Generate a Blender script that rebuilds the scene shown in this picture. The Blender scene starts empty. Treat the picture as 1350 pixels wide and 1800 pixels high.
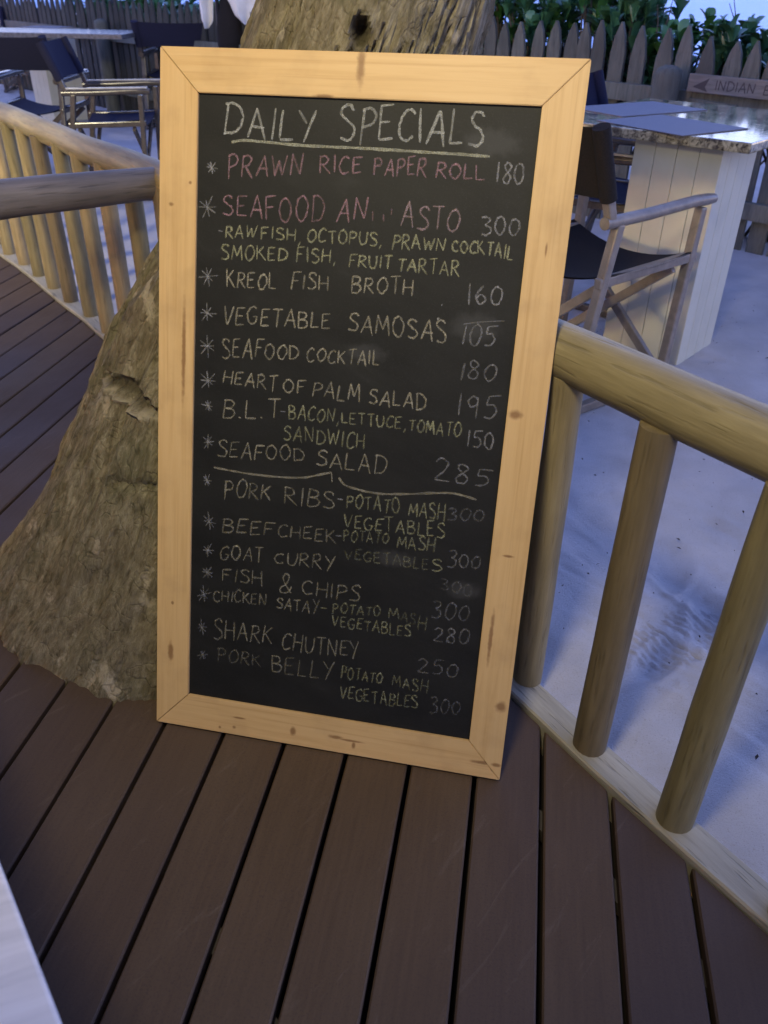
import bpy, bmesh, math, random
import numpy as np
from mathutils import Vector, Matrix, noise as mnoise

# ------------------------------------------------------------------ camera
SC = bpy.context.scene
F_PX, HOR, ROLL, EYE = 1435.0, -32.0, math.radians(0.9), 1.35
PITCH = math.atan((900 - HOR) / F_PX)
cp, sp, cr, sr = math.cos(PITCH), math.sin(PITCH), math.cos(ROLL), math.sin(ROLL)
FW = Vector((0, cp, -sp)); R0 = Vector((1, 0, 0)); U0 = Vector((0, sp, cp))
RT = R0 * cr + U0 * sr; UP = U0 * cr - R0 * sr
EYEP = Vector((0, 0, EYE))
cam = bpy.data.cameras.new("camera"); camo = bpy.data.objects.new("camera", cam)
SC.collection.objects.link(camo)
m = Matrix((( RT.x, UP.x, -FW.x, 0), (RT.y, UP.y, -FW.y, 0), (RT.z, UP.z, -FW.z, EYE), (0, 0, 0, 1)))
camo.matrix_world = m
cam.sensor_fit = 'VERTICAL'; cam.sensor_height = 36; cam.sensor_width = 27
cam.lens = 36 * F_PX / 1800
cam.clip_start = 0.05; cam.clip_end = 6000
cam.dof.use_dof = True; cam.dof.focus_distance = 1.75; cam.dof.aperture_fstop = 6.5
SC.camera = camo

# ------------------------------------------------------------------ sky, sun, exposure
SUN_EL, SUN_ROT = math.radians(4.0), math.radians(238)
w = bpy.data.worlds.new("World"); SC.world = w; w.use_nodes = True
nt = w.node_tree; bg = nt.nodes['Background']
sky = nt.nodes.new('ShaderNodeTexSky'); sky.sky_type = 'NISHITA'; sky.sun_disc = False
sky.sun_elevation = SUN_EL; sky.sun_rotation = SUN_ROT
sky.ozone_density = 2.5; sky.air_density = 1.0; sky.dust_density = 0.3
tint = nt.nodes.new('ShaderNodeMix'); tint.data_type = 'RGBA'; tint.blend_type = 'MULTIPLY'; tint.inputs[0].default_value = 1
tint.inputs[7].default_value = (1.0, .71, 1.08, 1)          # the camera's white balance at dusk
nt.links.new(sky.outputs[0], tint.inputs[6]); nt.links.new(tint.outputs[2], bg.inputs[0]); bg.inputs[1].default_value = 0.15
sun = bpy.data.lights.new("sun", 'SUN'); suno = bpy.data.objects.new("sun", sun)
SC.collection.objects.link(suno)
sun.energy = 0.13; sun.angle = math.radians(6); sun.color = (1.0, 0.82, 0.34)
suno.rotation_euler = Vector((math.sin(SUN_ROT) * math.cos(SUN_EL), math.cos(SUN_ROT) * math.cos(SUN_EL), math.sin(SUN_EL))).to_track_quat('Z', 'Y').to_euler()
# the warm spotlights under the added roof, out of frame: one turned to the board, one to the tables beyond the far rail
LAMP_A, LAMP_B = 20.5, 85.0
def spotlight(loc, aim, energy, size):
    l = bpy.data.lights.new("veranda_spotlight", 'SPOT'); o = bpy.data.objects.new("veranda_spotlight", l); SC.collection.objects.link(o)
    o.location = loc; l.energy = energy; l.color = (1.0, 0.875, 0.57); l.shadow_soft_size = 0.16; l.spot_size = math.radians(size); l.spot_blend = 1.0
    o.rotation_euler = (Vector(aim) - Vector(loc)).to_track_quat('-Z', 'Y').to_euler()
spotlight((-0.30, 0.20, 2.40), (-0.22, 1.50, 1.12), LAMP_A, 97)
spotlight((-3.30, 1.80, 2.35), (-1.9, 8.0, 0.6), LAMP_B, 98)
SC.view_settings.view_transform = 'Standard'; SC.view_settings.look = 'None'
SC.view_settings.gamma = 1; SC.view_settings.exposure = 3.0
SC.cycles.max_bounces = 6; SC.cycles.transparent_max_bounces = 8

# ------------------------------------------------------------------ helpers
def ray(x, y): return FW + RT * ((x - 675) / F_PX) - UP * ((y - 900) / F_PX)
def P(x, y, z=0.0):
    d = ray(x, y); return EYEP + d * ((z - EYE) / d.z)
def PY(x, y, Y):
    d = ray(x, y); return EYEP + d * (Y / d.y)
ZS = -0.03                      # level of the sand beside the deck
rnd = random.Random(4)

class MB:
    """collects shapes and links them as ONE mesh object"""
    def __init__(s): s.v = []; s.f = []; s.sm = []
    def add(s, vs, fs, smooth=False):
        o = len(s.v); s.v += [tuple(v) for v in vs]
        s.f += [tuple(i + o for i in f) for f in fs]; s.sm += [smooth] * len(fs)
    def box(s, c, x, y, z, bev=0.0):
        """centre c, half-extent vectors x y z; bev = chamfer of all edges"""
        c, x, y, z = Vector(c), Vector(x), Vector(y), Vector(z)
        if bev <= 0:
            vs = [c + x * a + y * b + z * d for a in (-1, 1) for b in (-1, 1) for d in (-1, 1)]
            s.add(vs, [(0, 1, 3, 2), (4, 6, 7, 5), (0, 4, 5, 1), (2, 3, 7, 6), (0, 2, 6, 4), (1, 5, 7, 3)]); return
        bm = bmesh.new()
        bmesh.ops.create_cube(bm, size=2)
        M = Matrix(((x.x, y.x, z.x, c.x), (x.y, y.y, z.y, c.y), (x.z, y.z, z.z, c.z), (0, 0, 0, 1)))
        bmesh.ops.transform(bm, matrix=M, verts=bm.verts)
        bmesh.ops.bevel(bm, geom=list(bm.edges), offset=bev, segments=2, affect='EDGES', profile=0.6)
        bmesh.ops.recalc_face_normals(bm, faces=bm.faces)
        bm.verts.index_update()
        s.add([v.co for v in bm.verts], [[v.index for v in f.verts] for f in bm.faces]); bm.free()
    def bar(s, a, b, wx, wz, up=(0, 0, 1), bev=0.0):
        """rectangular bar from a to b; wx across, wz along up (full sizes)"""
        a, b = Vector(a), Vector(b); d = b - a; L = d.length; d.normalize()
        u = Vector(up); sd = d.cross(u)
        if sd.length < 1e-4: sd = d.cross(Vector((1, 0, 0)))
        sd.normalize(); u = sd.cross(d)
        s.box((a + b) / 2, d * (L / 2), sd * (wx / 2), u * (wz / 2), bev)
    def tube(s, pts, rad, n=16, caps=True, wob=0.0, seed=0):
        pts = [Vector(p) for p in pts]; m_ = len(pts)
        if not hasattr(rad, '__len__'): rad = [rad] * m_
        vs = []; prev = None
        for i, p in enumerate(pts):
            d = (pts[min(i + 1, m_ - 1)] - pts[max(i - 1, 0)]).normalized()
            if prev is None:
                a = d.cross(Vector((0.13, 0.2, 1)));
                if a.length < 0.1: a = d.cross(Vector((1, 0, 0)))
                a.normalize()
            else: a = (prev - d * prev.dot(d)).normalized()
            prev = a; b = d.cross(a)
            for k in range(n):
                t = 2 * math.pi * k / n; r = rad[i]
                if wob: r *= 1 + wob * mnoise.noise(Vector((math.cos(t) * 1.1 + seed, math.sin(t) * 1.1, i * 0.35 + seed * 3.1)))
                vs.append(p + a * (math.cos(t) * r) + b * (math.sin(t) * r))
        fs = [(i * n + k, i * n + (k + 1) % n, (i + 1) * n + (k + 1) % n, (i + 1) * n + k) for i in range(m_ - 1) for k in range(n)]
        if caps: fs += [tuple(range(n - 1, -1, -1)), tuple((m_ - 1) * n + k for k in range(n))]
        s.add(vs, fs, True)
    def build(s, name, mat, parent=None, fix=True):
        me = bpy.data.meshes.new(name); me.from_pydata(s.v, [], s.f)
        for p, q in zip(me.polygons, s.sm): p.use_smooth = q
        if fix:
            bm = bmesh.new(); bm.from_mesh(me); bmesh.ops.recalc_face_normals(bm, faces=bm.faces); bm.to_mesh(me); bm.free()
        if any(s.sm): me.set_sharp_from_angle(angle=math.radians(50))
        if mat: me.materials.append(mat)
        o = bpy.data.objects.new(name, me); SC.collection.objects.link(o)
        if parent: o.parent = parent
        return o

def empty(name, loc=(0, 0, 0), rz=0.0):
    o = bpy.data.objects.new(name, None); SC.collection.objects.link(o)
    o.location = loc; o.rotation_euler = (0, 0, rz); o.empty_display_size = 0.1; return o
def tag(o, label=None, cat=None, group=None, kind=None):
    if label: o['label'] = label
    if cat: o['category'] = cat
    if group: o['group'] = group
    if kind: o['kind'] = kind
    return o
def copy_tree(o, parent=None):
    c = o.copy(); SC.collection.objects.link(c); c.parent = parent
    for ch in [x for x in SC.objects if x.parent == o]: copy_tree(ch, c)
    return c
def lerp_pts(pts, n):
    pts = [Vector(p) for p in pts]; out = []
    d = [0]
    for a, b in zip(pts, pts[1:]): d.append(d[-1] + (b - a).length)
    for i in range(n):
        t = d[-1] * i / (n - 1); k = 0
        while k < len(pts) - 2 and d[k + 1] < t: k += 1
        q = (t - d[k]) / max(1e-9, d[k + 1] - d[k]); out.append(pts[k].lerp(pts[k + 1], q))
    return out
def catmull(pts, sub=6):
    P_ = [pts[0]] + list(pts) + [pts[-1]]; out = []
    for i in range(1, len(P_) - 2):
        a, b, c, d = [np.array(P_[i + k], float) for k in (-1, 0, 1, 2)]
        for j in range(sub):
            t = j / sub
            out.append(0.5 * ((2 * b) + (c - a) * t + (2 * a - 5 * b + 4 * c - d) * t * t + (3 * b - a - 3 * c + d) * t ** 3))
    out.append(np.array(pts[-1], float)); return out

# ------------------------------------------------------------------ materials
class Mat:
    def __init__(s, name, rough=0.6, spec=0.4):
        s.m = bpy.data.materials.new(name); s.m.use_nodes = True; s.t = s.m.node_tree
        s.b = s.t.nodes['Principled BSDF']; s.b.inputs['Roughness'].default_value = rough
        s.b.inputs['Specular IOR Level'].default_value = spec
        s.co = s.t.nodes.new('ShaderNodeTexCoord')
    def n(s, t, **k):
        x = s.t.nodes.new(t)
        for a, b in k.items(): setattr(x, a, b)
        return x
    def l(s, a, b): s.t.links.new(a, b)
    def mapping(s, scale=(1, 1, 1), rot=(0, 0, 0), src='Object'):
        v = s.co.outputs[src]
        if any(rot):            # turn first, so that the grain can run along any direction
            y = s.n('ShaderNodeMapping'); y.inputs['Rotation'].default_value = rot; s.l(v, y.inputs['Vector']); v = y.outputs[0]
        x = s.n('ShaderNodeMapping'); x.inputs['Scale'].default_value = scale
        s.l(v, x.inputs['Vector']); return x.outputs[0]
    def noise(s, vec, scale, detail=4, rough=0.55, dist=0.0):
        x = s.n('ShaderNodeTexNoise'); x.inputs['Scale'].default_value = scale; x.inputs['Detail'].default_value = detail
        x.inputs['Roughness'].default_value = rough; x.inputs['Distortion'].default_value = dist
        s.l(vec, x.inputs['Vector']); return x.outputs['Fac']
    def ramp(s, fac, stops):
        x = s.n('ShaderNodeValToRGB'); e = x.color_ramp.elements
        while len(e) < len(stops): e.new(0.5)
        for q, (p, c) in zip(e, stops):
            q.position = p; q.color = (*c, 1) if hasattr(c, '__len__') else (c, c, c, 1)
        s.l(fac, x.inputs[0]); return x.outputs[0]
    def mix(s, a, b, fac, mode='MIX'):
        x = s.n('ShaderNodeMix', data_type='RGBA', blend_type=mode)
        for v, i in ((fac, 0), (a, 6), (b, 7)):
            if isinstance(v, (int, float)): x.inputs[i].default_value = v
            elif isinstance(v, tuple): x.inputs[i].default_value = (*v, 1)
            else: s.l(v, x.inputs[i])
        return x.outputs[2]
    def math(s, op, a, b=None, c=None):
        x = s.n('ShaderNodeMath', operation=op)
        for i, v in enumerate((a, b, c)):
            if v is None: continue
            if isinstance(v, (int, float)): x.inputs[i].default_value = v
            else: s.l(v, x.inputs[i])
        return x.outputs[0]
    def color(s, c):
        if isinstance(c, tuple): s.b.inputs['Base Color'].default_value = (*c, 1)
        else: s.l(c, s.b.inputs['Base Color'])
        return s
    def bump(s, h, strength=0.3, dist=0.01):
        x = s.n('ShaderNodeBump'); x.inputs['Strength'].default_value = strength; x.inputs['Distance'].default_value = dist
        s.l(h, x.inputs['Height']); s.l(x.outputs[0], s.b.inputs['Normal']); return s
    def rough(s, r): s.l(r, s.b.inputs['Roughness']); return s
    def knots(s, ks):
        """ks: (x, y, rx, ry) in object space -> mask of knots"""
        tot = None
        sep = s.n('ShaderNodeSeparateXYZ'); s.l(s.co.outputs['Object'], sep.inputs[0])
        nz = s.math('MULTIPLY', s.noise(s.mapping(), 60, 3), 0.9)
        for (x, y, rx, ry) in ks:
            dx = s.math('DIVIDE', s.math('SUBTRACT', sep.outputs[0], x), rx)
            dy = s.math('DIVIDE', s.math('SUBTRACT', sep.outputs[1], y), ry)
            d = s.math('SQRT', s.math('ADD', s.math('MULTIPLY', dx, dx), s.math('MULTIPLY', dy, dy)))
            d = s.math('ADD', d, nz)
            k = s.n('ShaderNodeMapRange'); k.interpolation_type = 'SMOOTHSTEP'
            k.inputs[1].default_value = 1.5; k.inputs[2].default_value = 0.75; k.inputs[3].default_value = 0; k.inputs[4].default_value = 1
            s.l(d, k.inputs[0]); o = k.outputs[0]
            tot = o if tot is None else s.math('MAXIMUM', tot, o)
        return tot

def wood_mat(name, a, b, grain=(1, 14, 14), scale=6, rough=0.6, spec=0.35, dark=None, bump=0.25, src='Object', patch=None, rot=(0, 0, 0), cracks=0.0):
    """streaky wood; grain scale per axis, the small one is along the grain"""
    M = Mat(name, rough, spec)
    v = M.mapping(grain, rot, src=src)
    g = M.noise(v, scale, 7, 0.62, 0.25)
    c = M.ramp(g, [(0.3, a), (0.7, b)])
    big = M.noise(M.mapping(src=src), 2.5 if not patch else patch, 3)
    c = M.mix(c, dark or tuple(x * 0.55 for x in a), M.ramp(big, [(0.45, 0.0), (0.75, 0.6)]))
    h = g
    if cracks:
        ck_ = M.ramp(M.noise(M.mapping(tuple(q * 2.2 for q in grain), rot, src=src), scale, 3, .5, .1), [(.30, 1.0), (.40, 0.0)])
        c = M.mix(c, tuple(x * .3 for x in a), M.math('MULTIPLY', ck_, cracks)); h = M.math('SUBTRACT', g, M.math('MULTIPLY', ck_, .8))
    M.color(c).bump(h, bump, 0.004); return M.m

def pine_mat(name, along, ks):
    M = Mat(name, 0.5, 0.35)
    sc = (1.2, 26, 26) if along == 'x' else (26, 1.2, 26)
    v = M.mapping(sc)
    g = M.noise(v, 3.0, 6, 0.65, 0.4)
    c = M.ramp(g, [(0.25, (0.50, 0.318, 0.128)), (0.5, (0.57, 0.375, 0.163)), (0.75, (0.605, 0.412, 0.192))])
    st = M.noise(M.mapping((0.9, 60, 60) if along == 'x' else (60, 0.9, 60)), 2.0, 3, 0.5)
    c = M.mix(c, (0.38, 0.22, 0.07), M.ramp(st, [(0.56, 0.0), (0.74, 0.5)]))
    if ks:
        k = M.knots(ks); c = M.mix(c, (0.15, 0.060, 0.018), M.math('MULTIPLY', k, 0.72))
    grime = M.noise(M.mapping((3, 3, 3)), 3.0, 4)
    c = M.mix(c, (0.30, 0.19, 0.085), M.ramp(grime, [(0.5, 0.0), (0.8, 0.45)]))
    M.color(c).bump(g, 0.12, 0.002); return M.m

# ------------------------------------------------------------------ the line of the log railing and deck edge
RO = Vector((0.433, 1.148, 0)); RD = Vector((-0.565, 0.825, 0)).normalized(); RN = Vector((0.825, 0.565, 0)).normalized()
_rp = [(1.3, -0.11), (0.70, 0.775), (0.56, 0.97), (0.433, 1.148), (0.325, 1.318), (-0.25, 2.16), (-0.83, 2.985),
       (-1.263, 3.53), (-1.39, 3.715), (-1.55, 3.912), (-1.70, 4.11), (-1.85, 4.316), (-2.03, 4.55), (-3.2, 5.95), (-5.2, 8.2)]
_rs = [((Vector((*p, 0)) - RO).dot(RD), (Vector((*p, 0)) - RO).dot(RN)) for p in _rp]
_RS = np.array([a for a, b in _rs]); _RT = np.array([b + (.022 if a < .6 else 0) for a, b in _rs])
def rail_at(s, off=0.0, z=0.0):
    t = float(np.interp(s, _RS, _RT)); p = RO + RD * s + RN * (t + off); p.z = z; return p

# ------------------------------------------------------------------ deck of brown boards
PA = math.radians(9.3); PT = Vector((math.sin(PA), math.cos(PA), 0)); PN = Vector((math.cos(PA), -math.sin(PA), 0))
PITCHW, GAP, OFF0 = 0.1345, 0.0095, 0.0125
edge_pts = [rail_at(s, -0.047) for s in np.arange(-1.6, 8.6, 0.05)]
_eo = np.array([p.dot(PN) for p in edge_pts]); _et = np.array([p.dot(PT) for p in edge_pts])
_ord = np.argsort(_eo); _eo, _et = _eo[_ord], _et[_ord]
def deck_end(o): return float(np.interp(o, _eo, _et)) - 0.004
mb = MB()
for k in range(-42, 9):
    o0 = OFF0 + k * PITCHW + GAP / 2; o1 = o0 + PITCHW - GAP; c = 0.0035; zt = rnd.uniform(-0.0012, 0.0012)
    prof = [(o0, -0.026), (o0, zt - c), (o0 + c, zt), (o1 - c, zt), (o1, zt - c), (o1, -0.026)]
    ts = -1.6
    vs = []
    e0, e1 = deck_end(o0), deck_end(o1)
    if max(e0, e1) < ts + .1: continue
    for t_ in (0, 1):
        for (o, z) in prof:
            tt = ts if t_ == 0 else deck_end(o)
            vs.append(PN * o + PT * tt + Vector((0, 0, z)))
    n = len(prof)
    fs = [(i, (i + 1) % n, n + (i + 1) % n, n + i) for i in range(n)] + [tuple(range(n))[::-1], tuple(range(n, 2 * n))]
    mb.add(vs, fs)
M = Mat("composite_deck_brown", 0.6, 0.22)
v = M.mapping((30, 1.5, 10), (0, 0, PA))
g = M.noise(v, 4, 5, 0.6); fine = M.noise(M.mapping(), 260, 2, 0.7)
c = M.ramp(g, [(0.3, (0.078, 0.049, 0.027)), (0.7, (0.098, 0.062, 0.034))])
c = M.mix(c, (0.132, 0.091, 0.053), M.ramp(M.noise(M.mapping((2.2, .8, 1), (0, 0, PA)), 2.0, 4, 0.6), [(0.45, 0.0), (0.8, 0.55)]))
# tone that differs from board to board, worn and dusty patches
sep = M.n('ShaderNodeSeparateXYZ'); M.l(M.co.outputs['Object'], sep.inputs[0])
od = M.math('ADD', M.math('MULTIPLY', sep.outputs[0], PN.x), M.math('MULTIPLY', sep.outputs[1], PN.y))
idx = M.math('FLOOR', M.math('DIVIDE', M.math('SUBTRACT', od, OFF0), PITCHW))
wn = M.n('ShaderNodeTexWhiteNoise', noise_dimensions='1D'); M.l(idx, wn.inputs['W'])
c = M.mix(c, (0.055, 0.037, 0.033), M.math('MULTIPLY', wn.outputs[0], 0.6))
c = M.mix(c, (0.20, 0.155, 0.12), M.ramp(M.noise(M.mapping((7, 1.1, 1), (0, 0, PA + .5)), 5.0, 6, 0.7, .8), [(0.60, 0.0), (0.78, 0.35)]))
M.color(M.mix(c, (0.045, 0.03, 0.026), M.ramp(fine, [(0.5, 0.0), (0.75, 0.5)])))
M.rough(M.ramp(M.noise(M.mapping(), 3, 4), [(0.3, 0.5), (0.7, 0.68)]))
M.bump(M.math('ADD', fine, M.math('MULTIPLY', g, 0.8)), 0.25, 0.0012)
deck = tag(mb.build("deck", M.m), kind='structure')
# joists seen through the gaps, and the dark earth under the deck
mj = MB()
j0, j1 = P(945, 1432, -0.02), P(1084, 1562, -0.02); jd = (j1 - j0).normalized()
for k, off in enumerate((0.0, 0.62, 1.24, 1.86, 2.5)):
    q = Vector((-jd.y, jd.x, 0)); q = q if q.y < 0 else -q
    mj.bar(j0 - jd * 5.5 + q * off - Vector((0, 0, .022)), j0 + jd * 1.4 + q * off - Vector((0, 0, .022)), 0.034, 0.03)
joist_m = Mat("joist_pale", 0.8).color((0.06, 0.052, 0.045)).m
tag(mj.build("deck_joists", joist_m), kind='structure')
me_ = MB(); me_.box((-2.2, 2.0, -0.09), (6, 0, 0), (0, 6, 0), (0, 0, 0.01))
tag(me_.build("ground_under_deck", Mat("dark_earth", 0.95).color((0.02, 0.017, 0.014)).m), kind='structure')

# ------------------------------------------------------------------ added unseen roof and walls, placed to block sky light and sunset glow
rf_m = Mat("blocker_boards", .8).color((.20, .15, .11)).m
mb = MB(); mb.box(rail_at(1.2, -3.05, 2.62), RD * 4.6, RN * 2.55, (0, 0, .03)); tag(mb.build("sky_blocker_roof", rf_m), kind='structure')
mb = MB(); mb.box(rail_at(-1.1, -2.9, 1.30), RD * 2.35, RN * .05, (0, 0, 1.285)); tag(mb.build("sky_blocker_wall", rf_m), kind='structure')
mb = MB(); mb.box(rail_at(8.5, -7.2, 1.70), RD * 5.8, RN * .08, (0, 0, 1.75)); tag(mb.build("glow_blocker_wall", rf_m), kind='structure')

# ------------------------------------------------------------------ sand
tread_c = P(1182, 1128, ZS); tr_s = (tread_c - RO).dot(RD); tr_t = (tread_c - RO).dot(RN)
def axis(segs):
    out = []
    for a, b, st in segs: out += list(np.arange(a, b, st))
    return sorted(set(round(x, 5) for x in out + [segs[-1][1]]))
sS = axis([(-60, -8, 6), (-8, -1.4, .3), (-1.4, tr_s - .16, .03), (tr_s - .16, tr_s + .16, .007), (tr_s + .16, 2.2, .03), (2.2, 12, .12), (12, 80, 4)])
sT = axis([(0.04, .06, .02), (.06, tr_t - .2, .03), (tr_t - .2, tr_t + .2, .0055), (tr_t + .2, 2.6, .03), (2.6, 7, .12), (7, 20, .6), (20, 62, 3)])
prints = [(rnd.uniform(-1.3, 2.2), rnd.uniform(.25, 3.2), rnd.uniform(0, 3.14), rnd.uniform(.08, .14), rnd.uniform(.004, .013)) for _ in range(120)]
vs = []; ns = len(sS)
pr = np.array(prints)
for t_ in sT:
    for s_ in sS:
        p = rail_at(s_, t_) if t_ < 3 and -1.6 < s_ < 8 else RO + RD * s_ + RN * (t_ + float(np.interp(s_, _RS, _RT)))
        z = ZS
        if t_ < 12 and -3 < s_ < 14:
            q = Vector((p.x, p.y, 0))
            z += .015 * mnoise.noise(q * 1.7) + .009 * mnoise.noise(q * 5.3 + Vector((3, 1, 0))) + .006 * mnoise.noise(q * 15) + .003 * mnoise.noise(q * 40)
            dx, dy = s_ - pr[:, 0], t_ - pr[:, 1]
            ca, sa = np.cos(pr[:, 2]), np.sin(pr[:, 2])
            u_, v_ = (dx * ca + dy * sa) / pr[:, 3], (-dx * sa + dy * ca) / (pr[:, 3] * .45)
            rr = np.sqrt(u_ * u_ + v_ * v_)
            z += float(np.sum(np.where(rr < 1, -pr[:, 4] * (1 - rr * rr), np.where(rr < 1.5, pr[:, 4] * .5 * (1 - abs(rr - 1.2) / .3) * (rr < 1.5), 0) * (rr > .9))))
            # the shoe print with its rows of tread
            a, b = (s_ - tr_s) / .085, (t_ - tr_t) / .17
            if a * a + b * b < 1 and not (-.15 < b < .0):
                z += -.005 + .0045 * (math.sin((t_ - tr_t) * 2 * math.pi / .021) > 0.1) * (math.sin((s_ - tr_s) * 2 * math.pi / .034 + (int((t_ + 5) / .021) % 2) * 3.14) > -0.5)
            z = min(z, -.012) if t_ < .4 else z
        if t_ > 9: z -= min((t_ - 9) * .07, 1.6)
        vs.append((p.x, p.y, z))
fs = [(i * ns + k, i * ns + k + 1, (i + 1) * ns + k + 1, (i + 1) * ns + k) for i in range(len(sT) - 1) for k in range(ns - 1)]
mb = MB(); mb.add(vs, fs, True)
M = Mat("coral_sand", 0.95, 0.15)
c = M.ramp(M.noise(M.mapping(), 4, 6, 0.6), [(0.3, (0.40, 0.372, 0.352)), (0.7, (0.52, 0.482, 0.452))])
c = M.mix(c, (0.40, 0.36, 0.34), M.ramp(M.noise(M.mapping(), 1.3, 5), [(0.5, 0.0), (0.75, 0.5)]))
c = M.mix(c, (0.30, 0.26, 0.23), M.ramp(M.noise(M.mapping(), 210, 2, 0.8), [(0.60, 0.0), (0.72, 0.7)]))
M.color(c).bump(M.noise(M.mapping(), 140, 6, 0.8), 0.8, 0.006)
tag(mb.build("sand", M.m, fix=False), kind='structure')
# leaf bits and twigs lying on the sand
mb = MB()
for k in range(700):
    s_, t_ = rnd.uniform(-1.2, 2.0), rnd.uniform(.15, 2.9); p = rail_at(s_, t_, ZS + .006 + .012 * rnd.random())
    a = rnd.uniform(0, 6.3); L = rnd.choice((.002, .0025, .003, .004, .005, .008)); d = Vector((math.cos(a), math.sin(a), rnd.uniform(-.2, .3))) * L
    e = Vector((-math.sin(a), math.cos(a), rnd.uniform(-.3, .3))) * L * rnd.uniform(.2, .6)
    mb.add([p - d, p + e, p + d, p - e + Vector((0, 0, .003))], [(0, 1, 2), (0, 2, 3)])
tag(mb.build("debris", Mat("dry_leaf_bits", .9).color((.05, .038, .03)).m), "scattered leaf bits and twigs on pale sand", kind='stuff')

# ------------------------------------------------------------------ sea
mb = MB(); mb.add([(-4000, 30, -1.05), (5000, -200, -1.05), (5000, 5000, -1.05), (-4000, 5000, -1.05)], [(0, 1, 2, 3)])
M = Mat("sea_water", 0.35, 0.25).color((0.22, 0.50, 0.86))
wv = M.noise(M.mapping((.05, .4, 1), (0, 0, .3)), 4.0, 6, 0.6, .5)
M.bump(wv, 0.5, 0.6)
tag(mb.build("sea", M.m), kind='structure')

# ------------------------------------------------------------------ log railings
log_green = wood_mat("weathered_log_olive", (0.20, 0.165, 0.075), (0.38, 0.315, 0.155), grain=(9, 9, 1.6), scale=5, rough=.62, dark=(.085, .065, .03), bump=.35)
log_rail_m = wood_mat("weathered_log_rail", (0.185, 0.15, 0.072), (0.37, 0.305, 0.155), grain=(14, 1.1, 14), scale=3.2, rough=.5, dark=(.085, .062, .030), bump=.35, rot=(0, 0, math.radians(-34.4)), cracks=.3)
log_grey = wood_mat("grey_log", (0.135, 0.115, 0.09), (0.25, 0.21, 0.165), grain=(1.1, 14, 14), scale=3.2, rough=.5, dark=(.06, .048, .036), bump=.35, rot=(0, 0, math.radians(-32.7)), cracks=.5)
beam_m = wood_mat("pale_sole_beam", (0.26, 0.235, 0.175), (0.41, 0.37, 0.28), grain=(16, 1.3, 16), scale=3, rough=.75, dark=(.17, .15, .11), bump=.4, rot=(0, 0, math.radians(-34.4)), cracks=.6)
def log_tone(i):
    f = [1.0, .8, .62, .9, .7, 1.1][i % 6]; g = [1, 1.04, .96][i % 3]
    return wood_mat("baluster_wood", (0.19 * f, 0.15 * f * g, 0.075 * f), (0.345 * f, 0.275 * f * g, 0.14 * f), grain=(13, 13, 1.2), scale=3.4, rough=.6, dark=(.085, .062, .032), bump=.35, cracks=.3)
tones = [log_tone(i) for i in range(6)]
BAL_R = 0.0335
def baluster(parent, s, r, i):
    p = rail_at(s,   .018 if r < BAL_R * .99 else -.001 if s < 1 else .004); mb = MB(); sd = rnd.random() * 50
    lean = Vector((rnd.uniform(-.008, .008), rnd.uniform(-.008, .008), 0))
    pts = [Vector((0, 0, .008)) + lean * 0 + Vector((0, 0, .752 * k / 11)) + lean * (k / 11) for k in range(12)]
    rr = [r * (1.06 - .10 * k / 11) for k in range(12)]; rr[0] *= .97
    mb.tube(pts, rr, 20, True, .06, sd)
    o = mb.build("baluster", tones[i % 6], parent); o.location = p - Vector(parent.location); return o
def railing(label, s0, s1, bal, name="log_railing", drop=(), r_z=.775, r_out=.030):
    root = empty(name, rail_at((s0 + s1) / 2)); tag(root, label, "railing", "log railings along the deck edge")
    base = Vector(root.location)
    n = max(8, int((s1 - s0) / .12)); ss = np.linspace(s0, s1, n)
    mb = MB(); sd = rnd.random() * 40
    pts = [rail_at(s, r_out, r_z + .006 * mnoise.noise(Vector((s * 1.5, sd, 0)))) - base for s in ss]
    mb.tube(pts, [.0520 * (1 + .045 * mnoise.noise(Vector((s * 2.2, 3, sd)))) for s in ss], 28, True, .035, sd)
    mb.build("top_rail", log_rail_m, root)
    mb = MB(); vs = []
    for s in ss:
        for off, z in ((-.044, -.16), (-.044, .008), (-.040, .012), (.026, .012), (.030, .008), (.030, -.012), (.046, -.013), (.046, -.16)):
            vs.append(rail_at(s, off, z) - base)
    k = 8
    fs = [(i * k + j, i * k + (j + 1) % k, (i + 1) * k + (j + 1) % k, (i + 1) * k + j) for i in range(n - 1) for j in range(k)]
    fs += [tuple(range(k)), tuple((n - 1) * k + j for j in range(k))]
    mb.add(vs, fs); mb.build("sole_beam", beam_m, root)
    for i, s in enumerate(bal): baluster(root, s, BAL_R * (.96 if s in drop else 1), i * 7 + 3 if s < 1 else i + 1)
    return root
railing("log railing beside the bare sand and granite table, three stout balusters in view", -1.45, .62,
        [-1.2, -.95, -.70, -.440, -.199, 0.02, .240], drop=(.240,), r_z=.79, r_out=.026)
railing("log railing with close round balusters beyond the tree and grey handrail", 1.50, 8.3,
        [1.62, 1.88, 2.14, 2.40] + [2.66 + .2525 * k for k in range(20)])
# the grey handrail log that branches off towards the left
hr = empty("handrail", (-2.3, 1.96, 0)); tag(hr, "grey horizontal log handrail in front of the close balusters", "handrail")
a, b = Vector((-.755, 2.955, .765)), Vector((-2.45, 1.861, .765)); base = Vector((-2.3, 1.96, 0))
mb = MB(); n = 22
mb.tube([a.lerp(b, i / (n - 1)) - base + Vector((0, 0, .004 * mnoise.noise(Vector((i * .4, 0, 5))))) for i in range(n)],
        [(.051 + .012 * i / 8 if i < 8 else .063) * (1 + .03 * mnoise.noise(Vector((i * .7, 2, 8)))) for i in range(n)], 28, True, .05, 7)
ho = mb.build("rail_log", log_grey, hr)
mb = MB(); mb.tube([Vector((0, 0, 0.72 * k / 8)) for k in range(9)], .06, 20, True, .05, 3); mb.build("post", tones[2], hr)

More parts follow.
